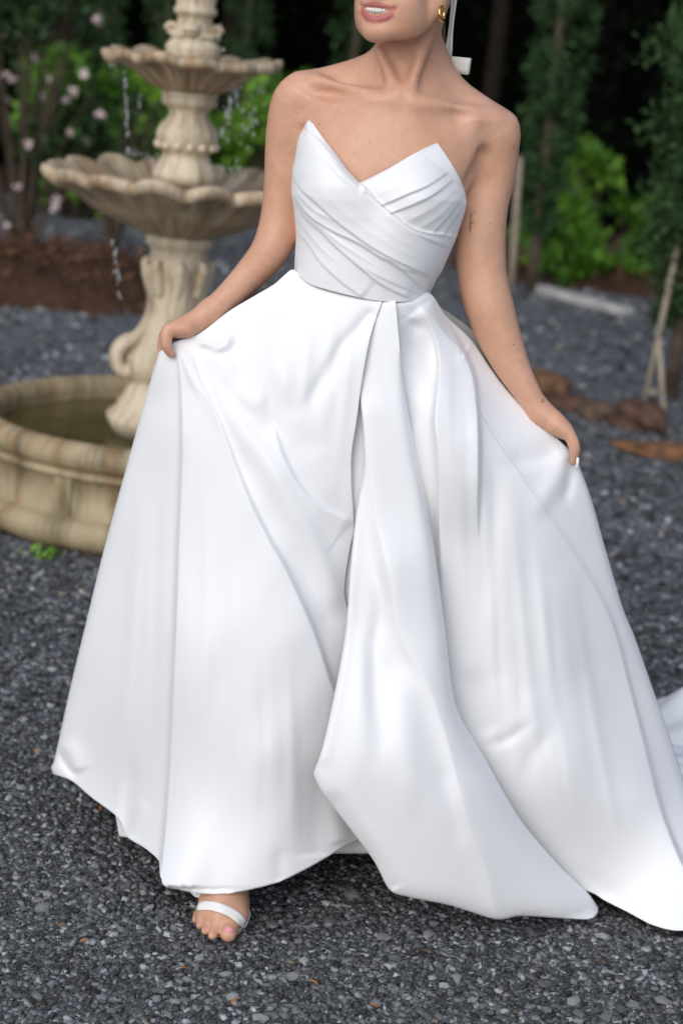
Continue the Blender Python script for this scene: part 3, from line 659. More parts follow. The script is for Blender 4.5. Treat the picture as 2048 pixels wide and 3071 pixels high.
chain(W([517, 524, 534], [992, 1006, 1020], [3.236, 3.236, 3.240]), [.003, .0042, .003], .004, True)
chain(W([1692, 1700, 1704], [1316, 1326, 1334], [3.282, 3.281, 3.282]), [.003, .004, .003], .004, True)
# head
YAW = math.radians(30); HF = np.array([-math.sin(YAW), -math.cos(YAW), 0]); HL = np.array([math.cos(YAW), -math.sin(YAW), 0]); HU = np.array([.02, 0, 1.0])
HO = W(1124, 34, 3.238) - HF * .088
def H(l, f, u): return HO + HL * l + HF * f + HU * u
HM = (HL, HF, HU)
ell(H(0, -.012, .085), HM, (.071, .093, .088), .03); ell(H(0, .024, .018), HM, (.055, .060, .060), .016)
for s in (-1, 1):
    chain(np.array([H(0.010 * s, .072, -.029), H(.034 * s, .050, -.021), H(.052 * s, .018, -.006), H(.061 * s, -.004, .028)]), [.0155, .0165, .016, .016], .018)
    ell(H(.034 * s if s > 0 else -.027, .058, .016), HM, (.024, .022, .026), .024); ell(H(.035 * s if s > 0 else -.026, .044, -.006), HM, (.023, .022, .026), .02)
    ell(H(.069 * s, -.010, .038), HM, (.006, .014, .027), .006); ell(H(.069 * s, -.004, .012), HM, (.005, .007, .010), .006)
ell(H(0, .074, -.0295), HM, (.025, .0165, .0165), .012)
ell(H(0, .064, .0), HM, (.032, .020, .032), .012)
chain(np.array([H(0, .088, .074), H(0, .102, .048), H(0, .108, .040)]), [.007, .009, .0105], .012)
for s in (-1, 1): ell(H(.010 * s, .095, .036), HM, (.007, .009, .006), .008); ell(H(.031 * s, .082, .068), HM, (.014, .010, .009), .012, True)
ell(H(0, .078, .085), HM, (.045, .014, .010), .03)
LIPN = 9; lt = np.linspace(-1, 1, LIPN)
def lipc(u0, uc, f0, fc): return np.array([H(.0010 + .0325 * t, f0 - (f0 - fc) * t * t, u0 + (uc - u0) * t * t) for t in lt])
UPL = lipc(.0102, .0086, .0892, .0735); LOL = lipc(-.0132, .0056, .0885, .0730)
chain(lipc(-.0015, .0072, .094, .082), .0072 * (1 - .5 * lt ** 2), .002, True, dense=False)
chain(UPL, .0036 * (1 - .5 * lt ** 2), .004, dense=False); chain(LOL, .0056 * (1 - .66 * lt ** 2), .004, dense=False)

def surface_nets(Dg):
    S = Dg < 0; n = np.array(S.shape); C = S[:-1, :-1, :-1].astype(np.int8)
    cnt = np.zeros(n - 1, np.int8); offs = [(i, j, k) for i in (0, 1) for j in (0, 1) for k in (0, 1)]
    for o in offs: cnt += S[o[0]:n[0] - 1 + o[0], o[1]:n[1] - 1 + o[1], o[2]:n[2] - 1 + o[2]]
    act = np.argwhere((cnt > 0) & (cnt < 8)); idx = np.full(n - 1, -1, np.int32); idx[tuple(act.T)] = np.arange(len(act))
    acc = np.zeros((len(act), 3)); num = np.zeros(len(act))
    for a in offs:
        for ax in range(3):
            if a[ax]: continue
            b = list(a); b[ax] = 1; va = Dg[tuple((act + a).T)]; vb = Dg[tuple((act + b).T)]; m = (va < 0) != (vb < 0)
            t = np.where(m, va / np.where(m, va - vb, 1), 0); p = np.array(a, float) + t[:, None] * (np.array(b) - np.array(a)); acc[m] += p[m]; num += m
    v = LO + VOX * (act + acc / num[:, None]); F = []
    for ax in range(3):
        b, c = (ax + 1) % 3, (ax + 2) % 3; s0 = [slice(1, -1)] * 3; s1 = [slice(1, -1)] * 3; s0[ax] = slice(0, -1); s1[ax] = slice(1, None)
        A, B = S[tuple(s0)], S[tuple(s1)]; e = np.argwhere(A != B); fl = A[tuple(e.T)]; base = e.copy(); base[:, b] += 1; base[:, c] += 1
        q = []
        for db, dc in ((-1, -1), (0, -1), (0, 0), (-1, 0)):
            w_ = base.copy(); w_[:, b] += db; w_[:, c] += dc; q.append(idx[tuple(w_.T)])
        q = np.stack(q, -1); q[~fl] = q[~fl][:, ::-1]; F.append(q)
    return v, np.vstack(F)
D[0] = D[-1] = .5; D[:, 0] = D[:, -1] = .5; D[:, :, 0] = D[:, :, -1] = .5
bv_, bf_ = surface_nets(D); del D
person = thing('person', 'person in white strapless satin wedding gown holding out the skirt, smiling', 'person', (0.0, 3.33, 0.0))
def plink(name, v, f, mat, parent=None, smooth=True, quads=False):
    v = np.asarray(v, float) - np.array(person.location)
    return link(name, fast_mesh(name, v, f) if quads else mesh(name, v, f), parent or person, mat, smooth)
body = plink('body', bv_, bf_, SKIN, quads=True)
sm = body.modifiers.new('relax', 'SMOOTH'); sm.factor = .5; sm.iterations = 2
# lips and moles as skin tint
tint = np.zeros((len(bv_), 4), np.float32)
def near_line(p, line):
    d = np.full(len(p), 9.0)
    for a, b in zip(line[:-1], line[1:]):
        ab = b - a; t = np.clip(((p - a) @ ab) / (ab @ ab), 0, 1); d = np.minimum(d, np.linalg.norm(p - a - t[:, None] * ab, axis=1))
    return d
hd = np.where(np.linalg.norm(bv_ - H(0, .08, 0), axis=1) < .06)[0]
dl = np.minimum(near_line(bv_[hd], UPL) - .0043, near_line(bv_[hd], LOL) - .0061)
lw = np.clip(.5 - dl / .0016, 0, 1); tint[hd, :3] = (.44, .13, .125); tint[hd, 3] = lw
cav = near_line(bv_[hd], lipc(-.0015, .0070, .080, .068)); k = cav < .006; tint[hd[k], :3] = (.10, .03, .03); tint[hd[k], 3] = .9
tri = BVHTree.FromPolygons([tuple(p) for p in bv_], [tuple(int(i) for i in q) for q in bf_])
def hit(px, py):
    r = ray(px, py); r = r / np.linalg.norm(r); h = tri.ray_cast(Vector(CAM), Vector(r))
    return None if h[0] is None else (np.array(h[0]), np.array(h[1]))
at = body.data.attributes.new('tint', 'FLOAT_COLOR', 'POINT'); at.data.foreach_set('color', tint.ravel())
MOLE = simple('mole', (.16, .07, .045), .6); 
for i, (a, b, s) in enumerate([(1249, 226, 2.2), (1363, 309, 2.2), (1539, 443, 2.6), (1468, 671, 2.2), (1540, 1034, 3.0), (1486, 1060, 1.8), (1105, 215, 1.6), (1115, 260, 1.6), (957, 373, 2.8), (818, 502, 1.8), (1106, 424, 2.0), (803, 461, 1.6), (1440, 985, 1.6), (1392, 255, 1.8)]):
    h = hit(a, b)
    if h is None: continue
    p, n_ = h; bm = bmesh.new(); bmesh.ops.create_icosphere(bm, subdivisions=1, radius=s * 3.3 / FPX); me = bpy.data.meshes.new('mole'); bm.to_mesh(me); bm.free()
    o = link('mole', me, body, MOLE); o.location = p - np.array(person.location); o.scale = (1, .35, 1)
# ink tattoos drawn on the skin
INK = simple('tattoo_ink', (.055, .045, .045), .6)
def ink(strokes, w=.55):
    parts = []
    for st in strokes:
        q = smoothline(st, max(8, len(st) * 5)) if len(st) > 2 else np.array(st, float); pts = []
        for x, y in q:
            h = hit(x, y)
            if h is not None: pts.append(h[0] + h[1] * .0001)
        if len(pts) > 2: parts.append(tube(np.array(pts), w * 3.3 / FPX, 5))
    v, f = join(parts); return plink('tattoo', v, f, INK)
def word(x0, y0, dx, dy, glyphs, hgt):
    """glyph strokes are (along, across) with the word running from (x0,y0) towards (dx,dy)"""
    L = math.hypot(dx, dy); ux, uy = dx / L, dy / L; nx_, ny_ = uy, -ux; out = []
    for g in glyphs: out.append([(x0 + a * ux * L + b * nx_ * hgt, y0 + a * uy * L + b * ny_ * hgt) for a, b in g])
    return out
scr = [[(.10, 1.0), (.02, 1.1), (.0, .7), (.08, .5), (.12, .1), (.04, -.1), (.0, .15)], [(.12, .1), (.17, .55), (.20, .5), (.17, .1), (.23, .05), (.26, .5)], [(.26, .5), (.27, 0), (.31, .5), (.33, 0), (.37, .05)],
       [(.44, .45), (.39, .4), (.39, .05), (.44, .1), (.46, 1.1), (.46, .0)], [(.48, .25), (.53, .45), (.50, .5), (.48, .1), (.54, .05)], [(.56, .5), (.57, 0), (.61, .5), (.62, 0), (.66, .5), (.67, 0)], [(.70, .3), (.74, .45), (.71, .5), (.70, .1), (.76, .05)],
       [(.78, .5), (.79, 0), (.83, .5), (.85, 0)], [(.87, .6), (.93, .05)], [(.93, .6), (.87, .05)], [(.95, .9), (1.0, .4)], [(1.0, .9), (.95, .4)], [(.94, .4), (1.0, -.05)], [(1.0, .4), (.94, -.05)]]
ink(word(1410, 632, -6, 76, scr, 13))
ink([[(1622, 1194), (1625, 1203), (1628, 1208), (1630, 1200), (1628, 1195), (1625, 1201), (1622, 1207), (1624, 1207), (1626, 1203)]], .5)

# teeth, eyes, nails, ears' jewellery
TEETH = simple('teeth', (.80, .78, .73), .25, .5); parts = []
for i in range(10):
    l = (i - 4.5) * .0058; t = l / .0315; bm = bmesh.new(); bmesh.ops.create_cube(bm, size=1); bmesh.ops.bevel(bm, geom=bm.edges[:], offset=.22, segments=2, affect='EDGES')
    vv = np.array([q.co[:] for q in bm.verts]); ff = [tuple(q.index for q in g.verts) for g in bm.faces]; bm.free(); hgt = .0115 - .0030 * abs(t) - (.0008 if i % 2 else 0)
    c = H(l, .0878 - .0145 * t * t, .0014 + .0050 * t * t); tl = HL * 1 + HF * (-.029 * t / .0285) ; tl /= np.linalg.norm(tl); nf = np.cross(HU, tl)
    parts.append((c + vv[:, :1] * tl * .0057 + vv[:, 1:2] * nf * .004 + vv[:, 2:] * HU * hgt, ff))
v, f = join(parts); plink('teeth', v, f, TEETH)
EYE = simple('eye_white', (.8, .78, .76), .15)
for s in (-1, 1):
    bm = bmesh.new(); bmesh.ops.create_uvsphere(bm, u_segments=16, v_segments=10, radius=.0115); me = bpy.data.meshes.new('eye'); bm.to_mesh(me); bm.free(); o = link('eye', me, person, EYE); o.location = H(.031 * s, .070, .066) - np.array(person.location)
    bm = bmesh.new(); bmesh.ops.create_uvsphere(bm, u_segments=12, v_segments=8, radius=.0058); me = bpy.data.meshes.new('iris'); bm.to_mesh(me); bm.free(); p = link('iris', me, o, simple('iris', (.12, .07, .03), .1)); p.location = HF * .0072; p.scale = (1, 1, 1)
def nail(pts, wid, mat, name='fingernail', d=.0012):
    p = np.array([W(*q) for q in pts]); c = smoothline(p, 8); dr = np.gradient(c, axis=0); V = []
    for i in range(8):
        s = math.sin(math.pi * (.12 + .86 * (1 - abs(i / 7 * 1.25 - .5) ** 2.2 if i / 7 < .9 else .25)) / 2); s = [.75, .95, 1, 1, .98, .9, .7, .35][i]
        side = np.cross(dr[i], [0, 1, 0]); side /= np.linalg.norm(side) + 1e-9
        for t in (-1, -.5, 0, .5, 1): V.append(c[i] + side * t * wid * s + np.array([0, -1, 0]) * d * (1 - t * t))
    o = plink(name, V, [tuple(q) for q in grid_faces(8, 5)], mat); so = o.modifiers.new('thick', 'SOLIDIFY'); so.thickness = .0008; return o
WHITEP = simple('white_nail_polish', (.85, .83, .80), .15); PINKP = simple('pink_nail_polish', (.72, .24, .30), .25)
nail([(1732, 1372, 3.286), (1731, 1388, 3.284), (1729, 1408, 3.285)], .0026, WHITEP)
for (a, b, z, wd, ln) in [(685, 2790, .037, .0062, 10), (637, 2799, .0268, .0028, 6), (617, 2785, .0252, .0026, 6), (601, 2769, .024, .0023, 5)]:
    h = hit(a, b); h2 = hit(a - ln * .15, b + ln)
    if h is None or h2 is None: continue
    c = h[0] + h[1] * .0006; n_ = h[1]; dn = h2[0] - h[0]; dn /= np.linalg.norm(dn) + 1e-9; sd_ = np.cross(dn, n_); sd_ /= np.linalg.norm(sd_); V = []
    for i in range(6):
        for t in (-1, -.5, 0, .5, 1): V.append(c + dn * wd * (i - 2.5) / 2.5 * .75 + sd_ * wd * t * [.8, 1, 1, 1, .95, .75][i] + n_ * (.0012 - .0016 * t * t))
    plink('toenail', V, [tuple(q) for q in grid_faces(6, 5)], PINKP)
GOLD = NM('gold', .18); GOLD.col((.83, .55, .18)); GOLD.b.inputs['Metallic'].default_value = 1; GOLD = GOLD.m
ea = hit(1322, 16); eY = 3.262
th = np.linspace(0, 2 * math.pi, 40); ctr = np.array([1324.0, 40.0])
P3 = np.array([W(ctr[0] + 6.5 * math.sin(t) - 1.5 * math.cos(t), ctr[1] - 22 * math.cos(t), eY + .011 * math.sin(t)) for t in th]); v, f = tube(P3, np.interp(np.cos(th), [-1, 1], [.0036, .0016]), 10, False); plink('earring', v, f, GOLD)
# hair: gathered low tail and scalp
HAIR = NM('hair', .4); HAIR.col(HAIR.ramp(HAIR.noise(HAIR.coord(scale=(160, 160, 8)), 1, 4), [(.3, (.06, .035, .02)), (.7, (.26, .17, .09))])); HAIR = HAIR.m
parts = []
cap_v, cap_f = lathe([(math.sin(t), math.cos(t)) for t in np.linspace(0.001, 2.05, 22)], 48)
cv = H(0, -.016, .088)[None] + cap_v[:, :1] * HL * .0765 + (cap_v[:, 1:2] * HF * .094) + cap_v[:, 2:] * HU * .0935
keep = cap_v[:, 1] * .094 < .055 + .5 * np.clip(cap_v[:, 2], 0, 1) * .094
parts.append((cv, [q for q in cap_f if all(keep[i] for i in q)]))
for k in range(90):
    s = random.uniform(-1, 1); q = random.uniform(-1, 1); a = H(.03 * s + .01, -.075 + .01 * q, .06); b = np.array(W(1322 + 9 * s + 3 * q, 70 + random.uniform(-10, 10), 3.415 + .012 * q)); c = np.array(W(1326 + 8 * s, 130, 3.425 + .012 * q)); e = np.array(W(1322 + 9 * s + random.uniform(-4, 4), 175 + random.uniform(-12, 30), 3.43))
    parts.append(tube(smoothline([a, b, c, e], 14), np.linspace(.0018, .0008, 14), 4, False))
v, f = join(parts); plink('hair', v, f, HAIR)
RIB = simple('cream_ribbon', (.86, .83, .76), .5, .3, .05, 30)
def strip(pl, pr, name='ribbon', th=.0012, parent=None):
    a, b = smoothline(pl, 20), smoothline(pr, 20); V = np.stack([a + (b - a) * t for t in (0, .33, .67, 1)], 0).reshape(-1, 3); o = plink(name, V, [tuple(q) for q in grid_faces(4, 20)], RIB, parent); s = o.modifiers.new('thick', 'SOLIDIFY'); s.thickness = th; return o
bow = strip([W(1322, 166, 3.45), W(1345, 168, 3.425), W(1409, 174, 3.415)], [W(1326, 214, 3.45), W(1355, 218, 3.425), W(1402, 225, 3.415)], 'ribbon_bow')
strip([W(1407, 175, 3.415), W(1408, 175, 3.445), W(1330, 168, 3.46)], [W(1401, 222, 3.415), W(1402, 222, 3.445), W(1330, 214, 3.46)], 'bow_loop', parent=bow)
strip([W(1352, -40, 3.44), W(1350, 30, 3.43), W(1342, 100, 3.43), W(1330, 168, 3.425)], [W(1372, -40, 3.44), W(1365, 30, 3.43), W(1353, 100, 3.432), W(1347, 170, 3.425)], 'ribbon_tail', parent=bow)
strip([W(1362, -40, 3.435), W(1360, 20, 3.425), W(1352, 90, 3.42), W(1344, 170, 3.42)], [W(1374, -40, 3.435), W(1367, 20, 3.425), W(1356, 100, 3.424), W(1354, 170, 3.42)], 'ribbon_tail', parent=bow)
INKB = simple('brown_print', (.12, .07, .05), .7)
fr_ = [(1331, 183), (1341, 184), (1341, 193), (1336, 192)]
parts = [tube(np.array([W(*p, 3.4255 - .002) for p in (fr_[i], fr_[i + 1])]), .0006, 5) for i in range(3)]; v, f = join(parts); plink('ribbon_mark', v, f, INKB, bow)

# sandal
LEA = simple('white_leather', (.80, .78, .75), .45, .4, .05, 60); TANS = simple('tan_sole', (.45, .28, .16), .6)
so_px = [(690, 2822), (720, 2805), (738, 2775), (748, 2740), (745, 2690), (735, 2640), (700, 2600), (650, 2620), (615, 2680), (590, 2735), (592, 2775), (612, 2800), (645, 2815)]
pl = smoothline(np.array([G(x, y, .004)[:2] for x, y in so_px + so_px[:1]]), 60)[:-1]
def slab(pl, z0, z1):
    n = len(pl); V = [(x, y, z0) for x, y in pl] + [(x, y, z1) for x, y in pl]; F = [(i, (i + 1) % n, (i + 1) % n + n, i + n) for i in range(n)] + [tuple(range(n))[::-1], tuple(range(n, 2 * n))]; return V, F
pc = pl.mean(0); sole = plink('sandal', *slab(pc + (pl - pc) * 1.0, .008, .0125), TANS, None, False); plink('insole', *slab(pc + (pl - pc) * .985, .0125, .0155), LEA, sole, False)
def strap(pu, pd, name):
    a, b = smoothline(pu, 26), smoothline(pd, 26); V = []; lastY = None
    for t in np.linspace(0, 1, 6):
        for i in range(26):
            x, y = a[i] + (b[i] - a[i]) * t; h = hit(x, y)
            if h is None or h[0][1] > 3.3: q = None
            else: q = h[0] - ray(x, y) * .003 * 1.0
            V.append((x, y, q))
    Ys = [q[1] for _, _, q in V if q is not None]; out = []
    for x, y, q in V:
        if q is None:
            d = [((x - a_) ** 2 + (y - b_) ** 2, c[1]) for a_, b_, c in V if c is not None]; q = W(x, y, min(d)[1] + .002)
        out.append(q)
    o = plink(name, out, [tuple(q) for q in grid_faces(6, 26)], LEA, sole); s = o.modifiers.new('thick', 'SOLIDIFY'); s.thickness = .0025; s.offset = 0; return o
strap([(592, 2724), (601, 2705), (640, 2704), (680, 2716), (715, 2735), (738, 2760)], [(592, 2733), (599, 2730), (634, 2731), (673, 2743), (706, 2762), (729, 2786)], 'strap')
o = strip([W(744, 2722, 3.125), W(749, 2742, 3.11), W(739, 2768, 3.085)], [W(739, 2750, 3.12), W(742, 2757, 3.105), W(731, 2782, 3.08)], 'side_strap', .002, sole); o.data.materials.clear(); o.data.materials.append(LEA)

# ------------------------------------------------------------------ wedding gown
def tps(ctrl):                        # smooth depth through a few control points (x, y, depth)
    c = np.array(ctrl, float); P = c[:, :2] / 1000; n = len(c)
    def U(r2): return np.where(r2 > 0, r2 * np.log(np.maximum(r2, 1e-12)), 0)
    K = U(((P[:, None] - P[None]) ** 2).sum(-1)) + np.eye(n) * 1.5e-2; A = np.zeros((n + 3, n + 3)); A[:n, :n] = K; A[:n, n] = 1; A[:n, n + 1:] = P; A[n, :n] = 1; A[n + 1:, :n] = P.T
    s = np.linalg.solve(A, np.r_[c[:, 2], 0, 0, 0])
    def f(x, y):
        q = np.stack([x, y], -1) / 1000; k = U(((q[..., None, :] - P) ** 2).sum(-1)); return k @ s[:n] + s[n] + q @ s[n + 1:]
    return f
def fold(x, y, path, amp, wl, wr, taper=(.15, .25), sharp=2.0, ext=0):
    """raise (amp>0, towards the viewer's side of the cloth) along a line; wl, wr: widths to the left and right of its run"""
    q = np.array(path, float)[:, :2]
    if ext:
        d0, d1 = q[0] - q[1], q[-1] - q[-2]; q = np.vstack([q[0] + d0 / np.linalg.norm(d0) * ext, q, q[-1] + d1 / np.linalg.norm(d1) * ext])
    N = 64; p = smoothline(q, N); L = np.r_[0, np.cumsum(np.linalg.norm(np.diff(p, axis=0), axis=1))]; T = np.gradient(p, axis=0); T /= np.linalg.norm(T, axis=1)[:, None]
    best = np.full(x.shape, 1e9); sx = np.zeros(x.shape); st = np.zeros(x.shape)
    for i in range(N - 1):
        a, b = p[i], p[i + 1]; ab = b - a; t = np.clip(((x - a[0]) * ab[0] + (y - a[1]) * ab[1]) / (ab @ ab), 0, 1)
        dx, dy = x - a[0] - t * ab[0], y - a[1] - t * ab[1]; d = np.hypot(dx, dy); m = d < best
        tx, ty = T[i, 0] + t * (T[i + 1, 0] - T[i, 0]), T[i, 1] + t * (T[i + 1, 1] - T[i, 1])
        best = np.where(m, d, best); sx = np.where(m, (tx * dy - ty * dx) / np.maximum(d, .5), sx); st = np.where(m, (L[i] + t * (L[i + 1] - L[i])) / L[-1], st)
    k = .5 + .5 * np.clip(sx * 3, -1, 1); w = wr + (wl - wr) * k
    pr = np.exp(-(best / w) ** sharp)
    if min(wl, wr) >= 20 and x.shape[0] != 200: amp = np.asarray(amp) * .62; amp = float(amp) if amp.ndim == 0 else list(amp)
    am = amp if np.isscalar(amp) else np.interp(st, np.linspace(0, 1, len(amp)), amp)
    tp = np.clip(st / max(taper[0], 1e-3), 0, 1); tq_ = np.clip((1 - st) / max(taper[1], 1e-3), 0, 1)
    return am * pr * tp * tp * (3 - 2 * tp) * tq_ * tq_ * (3 - 2 * tq_)
def coons(top, bot, left, right, nu, nv):
    T, B, Lc, Rc = smoothline(top, nu), smoothline(bot, nu), smoothline(left, nv), smoothline(right, nv)
    u = np.linspace(0, 1, nu)[:, None, None]; v = np.linspace(0, 1, nv)[None, :, None]
    return (1 - v) * T[:, None] + v * B[:, None] + (1 - u) * Lc[None] + u * Rc[None] - ((1 - u) * (1 - v) * T[0] + u * (1 - v) * T[-1] + (1 - u) * v * B[0] + u * v * B[-1])
def ground_depth(x, y): return G(x, y, .016)[..., 1]
def cloth(name, P, Yd, mat=SATIN, parent=None, th=.0016, clamp=True):
    if clamp:
        gd = ground_depth(P[..., 0], P[..., 1]); kk = .05; hh = np.maximum(kk - np.abs(Yd - gd), 0) / kk; Yd = np.where((gd > 0) & (gd < 8), np.minimum(Yd, gd) - hh * hh * kk * .25, Yd)
    v = W(P[..., 0], P[..., 1], Yd).reshape(-1, 3); nu, nv = P.shape[:2]
    o = plink(name, v, grid_faces(nu, nv)[:, ::-1], mat, parent, True, True)
    s = o.modifiers.new('thick', 'SOLIDIFY'); s.thickness = th; s.offset = -1
    return o

# ---- bodice
BL = [(925, 360), (915, 375), (894, 417), (883, 480), (877, 505), (874, 556), (874, 583), (880, 620), (887, 690), (887, 724), (884, 770), (882, 812)]
BT = [(925, 360), (942, 377), (976, 421), (1009, 463), (1043, 509), (1077, 547)]
BT2 = [(1077, 547), (1092, 541), (1157, 509), (1241, 461), (1310, 430)]
BR = [(1310, 430), (1318, 437), (1342, 472), (1361, 503), (1380, 539), (1393, 573), (1399, 606), (1392, 640), (1371, 707), (1355, 745), (1325, 812), (1310, 835), (1300, 857), (1287, 882)]
BB = [(882, 812), (925, 850), (988, 871), (1073, 892), (1136, 903), (1199, 906), (1241, 902), (1275, 893), (1287, 882)]
def z2(pts): return [(820 + a / 2.376, 320 + b / 2.376) for a, b in pts]
nu = 200
tt = np.vstack([smoothline(BT, 80)[:-1], smoothline(BT2, 121)])
Bt, Bb = tt, smoothline(BB, nu); Lc, Rc = smoothline(BL, 170), smoothline(BR, 170)
u = np.linspace(0, 1, nu)[:, None, None]; v = np.linspace(0, 1, 170)[None, :, None]
P = (1 - v) * Bt[:, None] + v * Bb[:, None] + (1 - u) * Lc[None] + u * Rc[None] - ((1 - u) * (1 - v) * Bt[0] + u * (1 - v) * Bt[-1] + (1 - u) * v * Bb[0] + u * v * Bb[-1])
x, y = P[..., 0], P[..., 1]
# elliptical trunk depth at each row, rounded at the flanks
lx = np.interp(y - (x - 880) * .11, [p[1] for p in BL], [p[0] for p in BL]); ry = y + (1395 - x) * .09; rx = np.interp(ry, [p[1] for p in BR], [p[0] for p in BR])
tq = np.clip((x - (lx + rx) / 2) / ((rx - lx) / 2 + 1), -1, 1)
yc = np.interp(y, [350, 450, 600, 700, 850, 910], [3.345, 3.336, 3.33, 3.33, 3.333, 3.335]); dp = np.interp(y, [350, 450, 560, 650, 750, 850, 910], [.085, .100, .114, .115, .110, .106, .106])
Yd = yc - dp * (np.sqrt(np.clip(1 - np.abs(tq) ** 2.3, 0, 1)))
Yd -= .021 * np.exp(-(((x - 970) / 92) ** 2 + ((y - 555) / 100) ** 2)) + .021 * np.exp(-(((x - 1285) / 95) ** 2 + ((y - 590) / 95) ** 2))
Yd += .006 * np.exp(-(((x - 1120) / 50) ** 2 + ((y - 640) / 70) ** 2))
h_ = np.zeros(x.shape)
over = z2([(150, 60), (400, 320), (610, 540), (730, 652), (850, 757), (960, 845), (1080, 893), (1220, 910), (1305, 926), (1500, 960)])
h_ += fold(x, y, over, .0065, 240, 2.5, (.001, .001))              # left wrap lies over the right cup
h_ += fold(x, y, z2([(640, 600), (760, 700), (880, 800), (980, 868), (1100, 915), (1280, 950)]), -.0022, 5, 5, (.05, .1))
PL = [([(140, 490), (200, 590), (300, 680), (430, 800), (560, 900), (700, 1000), (900, 1110), (1160, 1225)], .0042, 2.5, 70, (.04, .06)), ([(150, 560), (200, 650), (290, 735), (400, 800), (460, 850), (540, 900)], .0022, 6, 9, (.2, .6)),
      ([(130, 600), (200, 720), (300, 810), (430, 890), (600, 970), (760, 1070), (850, 1110), (960, 1200), (1060, 1290), (1110, 1335)], .0042, 2.5, 38, (.04, .06)), ([(130, 640), (220, 780), (330, 880), (450, 1000), (600, 1130), (760, 1260), (960, 1360)], .0040, 2.5, 36, (.04, .06)),
      ([(160, 880), (250, 980), (330, 1100), (450, 1220), (620, 1350)], .0030, 2.5, 50, (.06, .06)), ([(1000, 872), (1100, 945), (1275, 1012)], .0028, 2.5, 34, (.5, .06)), ([(700, 1040), (800, 1090), (900, 1150), (1050, 1190), (1160, 1240)], .0026, 3, 26, (.5, .06)),
      ([(560, 1110), (700, 1180), (800, 1230), (960, 1300), (1100, 1345)], .0022, 3, 26, (.5, .06)), ([(300, 420), (420, 560), (560, 680), (760, 850), (960, 980), (1230, 1090)], .0022, 30, 34, (.4, .1)), ([(250, 480), (420, 680), (640, 860), (900, 1020), (1200, 1150)], .0018, 24, 24, (.4, .1)),
      ([(135, 620), (260, 780), (420, 930), (640, 1080), (860, 1210)], .0016, 5, 8, (.1, .5)), ([(150, 760), (240, 890), (360, 1030), (500, 1150)], .0018, 5, 16, (.1, .5)),
      ([(785, 697), (950, 625), (1110, 555), (1285, 435)], .0040, 2.5, 44, (.06, .06)), ([(850, 752), (1000, 695), (1150, 620), (1300, 500)], .0038, 2.5, 34, (.06, .06)), ([(1215, 905), (1280, 810), (1370, 690)], .0034, 2.5, 20, (.08, .06)), ([(1150, 885), (1260, 760), (1365, 620)], .0034, 2.5, 26, (.1, .06)),
      ([(930, 830), (1150, 710), (1330, 560)], .0022, 14, 18, (.2, .1)), ([(1040, 870), (1200, 760), (1350, 600)], .0022, 10, 14, (.2, .1)), ([(1270, 915), (1320, 830), (1370, 740)], .0026, 2.5, 14, (.1, .06)), ([(700, 640), (900, 560), (1100, 480), (1270, 400)], .0018, 20, 26, (.2, .1))]
for pth, am, wl, wr, tpr in PL: h_ += fold(x, y, z2(pth), am * 1.25, wl, wr, tpr, 1.2, 14)
h_ += fold(x, y, z2([(235, 150), (300, 260), (400, 400), (480, 495), (590, 580)]), -.0016, 4, 4, (.05, .05))
h_ += fold(x, y, z2([(650, 565), (800, 490), (1000, 375), (1170, 290)]), -.0016, 4, 4, (.05, .05))
Yd = Yd - h_
hitY = np.full(x.shape, np.nan)
for i in range(0, nu):
    for j in range(0, 170):
        if j < 60:
            hh = hit(x[i, j], y[i, j])
            if hh is not None: hitY[i, j] = hh[0][1]
jj = np.arange(170)[None, :]
ok = ~np.isnan(hitY)
lim = np.where(ok, hitY - .0035 + np.clip((jj - 25) / 35, 0, 1) * .05 * np.clip((np.minimum(np.arange(nu), nu - 1 - np.arange(nu))[:, None] - 22) / 30, 0, 1), 9)
edge = np.exp(-jj / 6.0)                                             # hugs the skin along the neckline
want = np.where(ok, np.clip(hitY, 3.15, 3.40) - .0045, Yd)
Yd = Yd * (1 - edge) + np.minimum(want, Yd + .03) * edge
Yd = np.minimum(Yd, lim)
for _ in range(1):                                                    # relax
    Yd[1:-1, 1:-1] = .5 * Yd[1:-1, 1:-1] + .125 * (Yd[:-2, 1:-1] + Yd[2:, 1:-1] + Yd[1:-1, :-2] + Yd[1:-1, 2:])
bodice = cloth('bodice', P, Yd, th=.002, clamp=False)
# back of the bodice
L3 = W(Lc[:, 0], Lc[:, 1], Yd[0]); R3 = W(Rc[:, 0], Rc[:, 1], Yd[-1]); s = np.linspace(0, 1, 60)[:, None, None]
vb = (1 - s) * L3[None] + s * R3[None]; vb[..., 1] += np.sin(np.pi * s[..., 0]) ** .6 * .125; plink('bodice_back', vb.reshape(-1, 3), grid_faces(60, 170), SATIN, bodice, True, True)

# ---- skirt, overlay held by the right hand
def z5(pts): return [(400 + a / 1.568, 850 + b / 1.568) for a, b in pts]
def z7(pts): return [(100 + a / 1.4255, 1900 + b / 1.4255) for a, b in pts]
def z8(pts): return [(900 + a / 1.366, 1900 + b / 1.366) for a, b in pts]
def z6(pts): return [(1200 + a / 1.849, 850 + b / 1.849) for a, b in pts]
AT = [(476, 1062), (481, 1053), (527, 1025), (598, 1000), (687, 933), (757, 891), (821, 853), (852, 826), (878, 808), (905, 826), (940, 843), (988, 860), (1073, 880), (1150, 892)]
AL = [(476, 1062), (467, 1092), (400, 1328), (313, 1646), (251, 1900), (212, 2061), (167, 2265), (155, 2300), (160, 2321)]
AR = [(1150, 892), (1114, 997), (1089, 1124), (1070, 1258), (1055, 1360), (1055, 1456), (1063, 1583), (1050, 1647), (1034, 1762), (1045, 1830), (1090, 1990), (1140, 2200), (1160, 2470)]
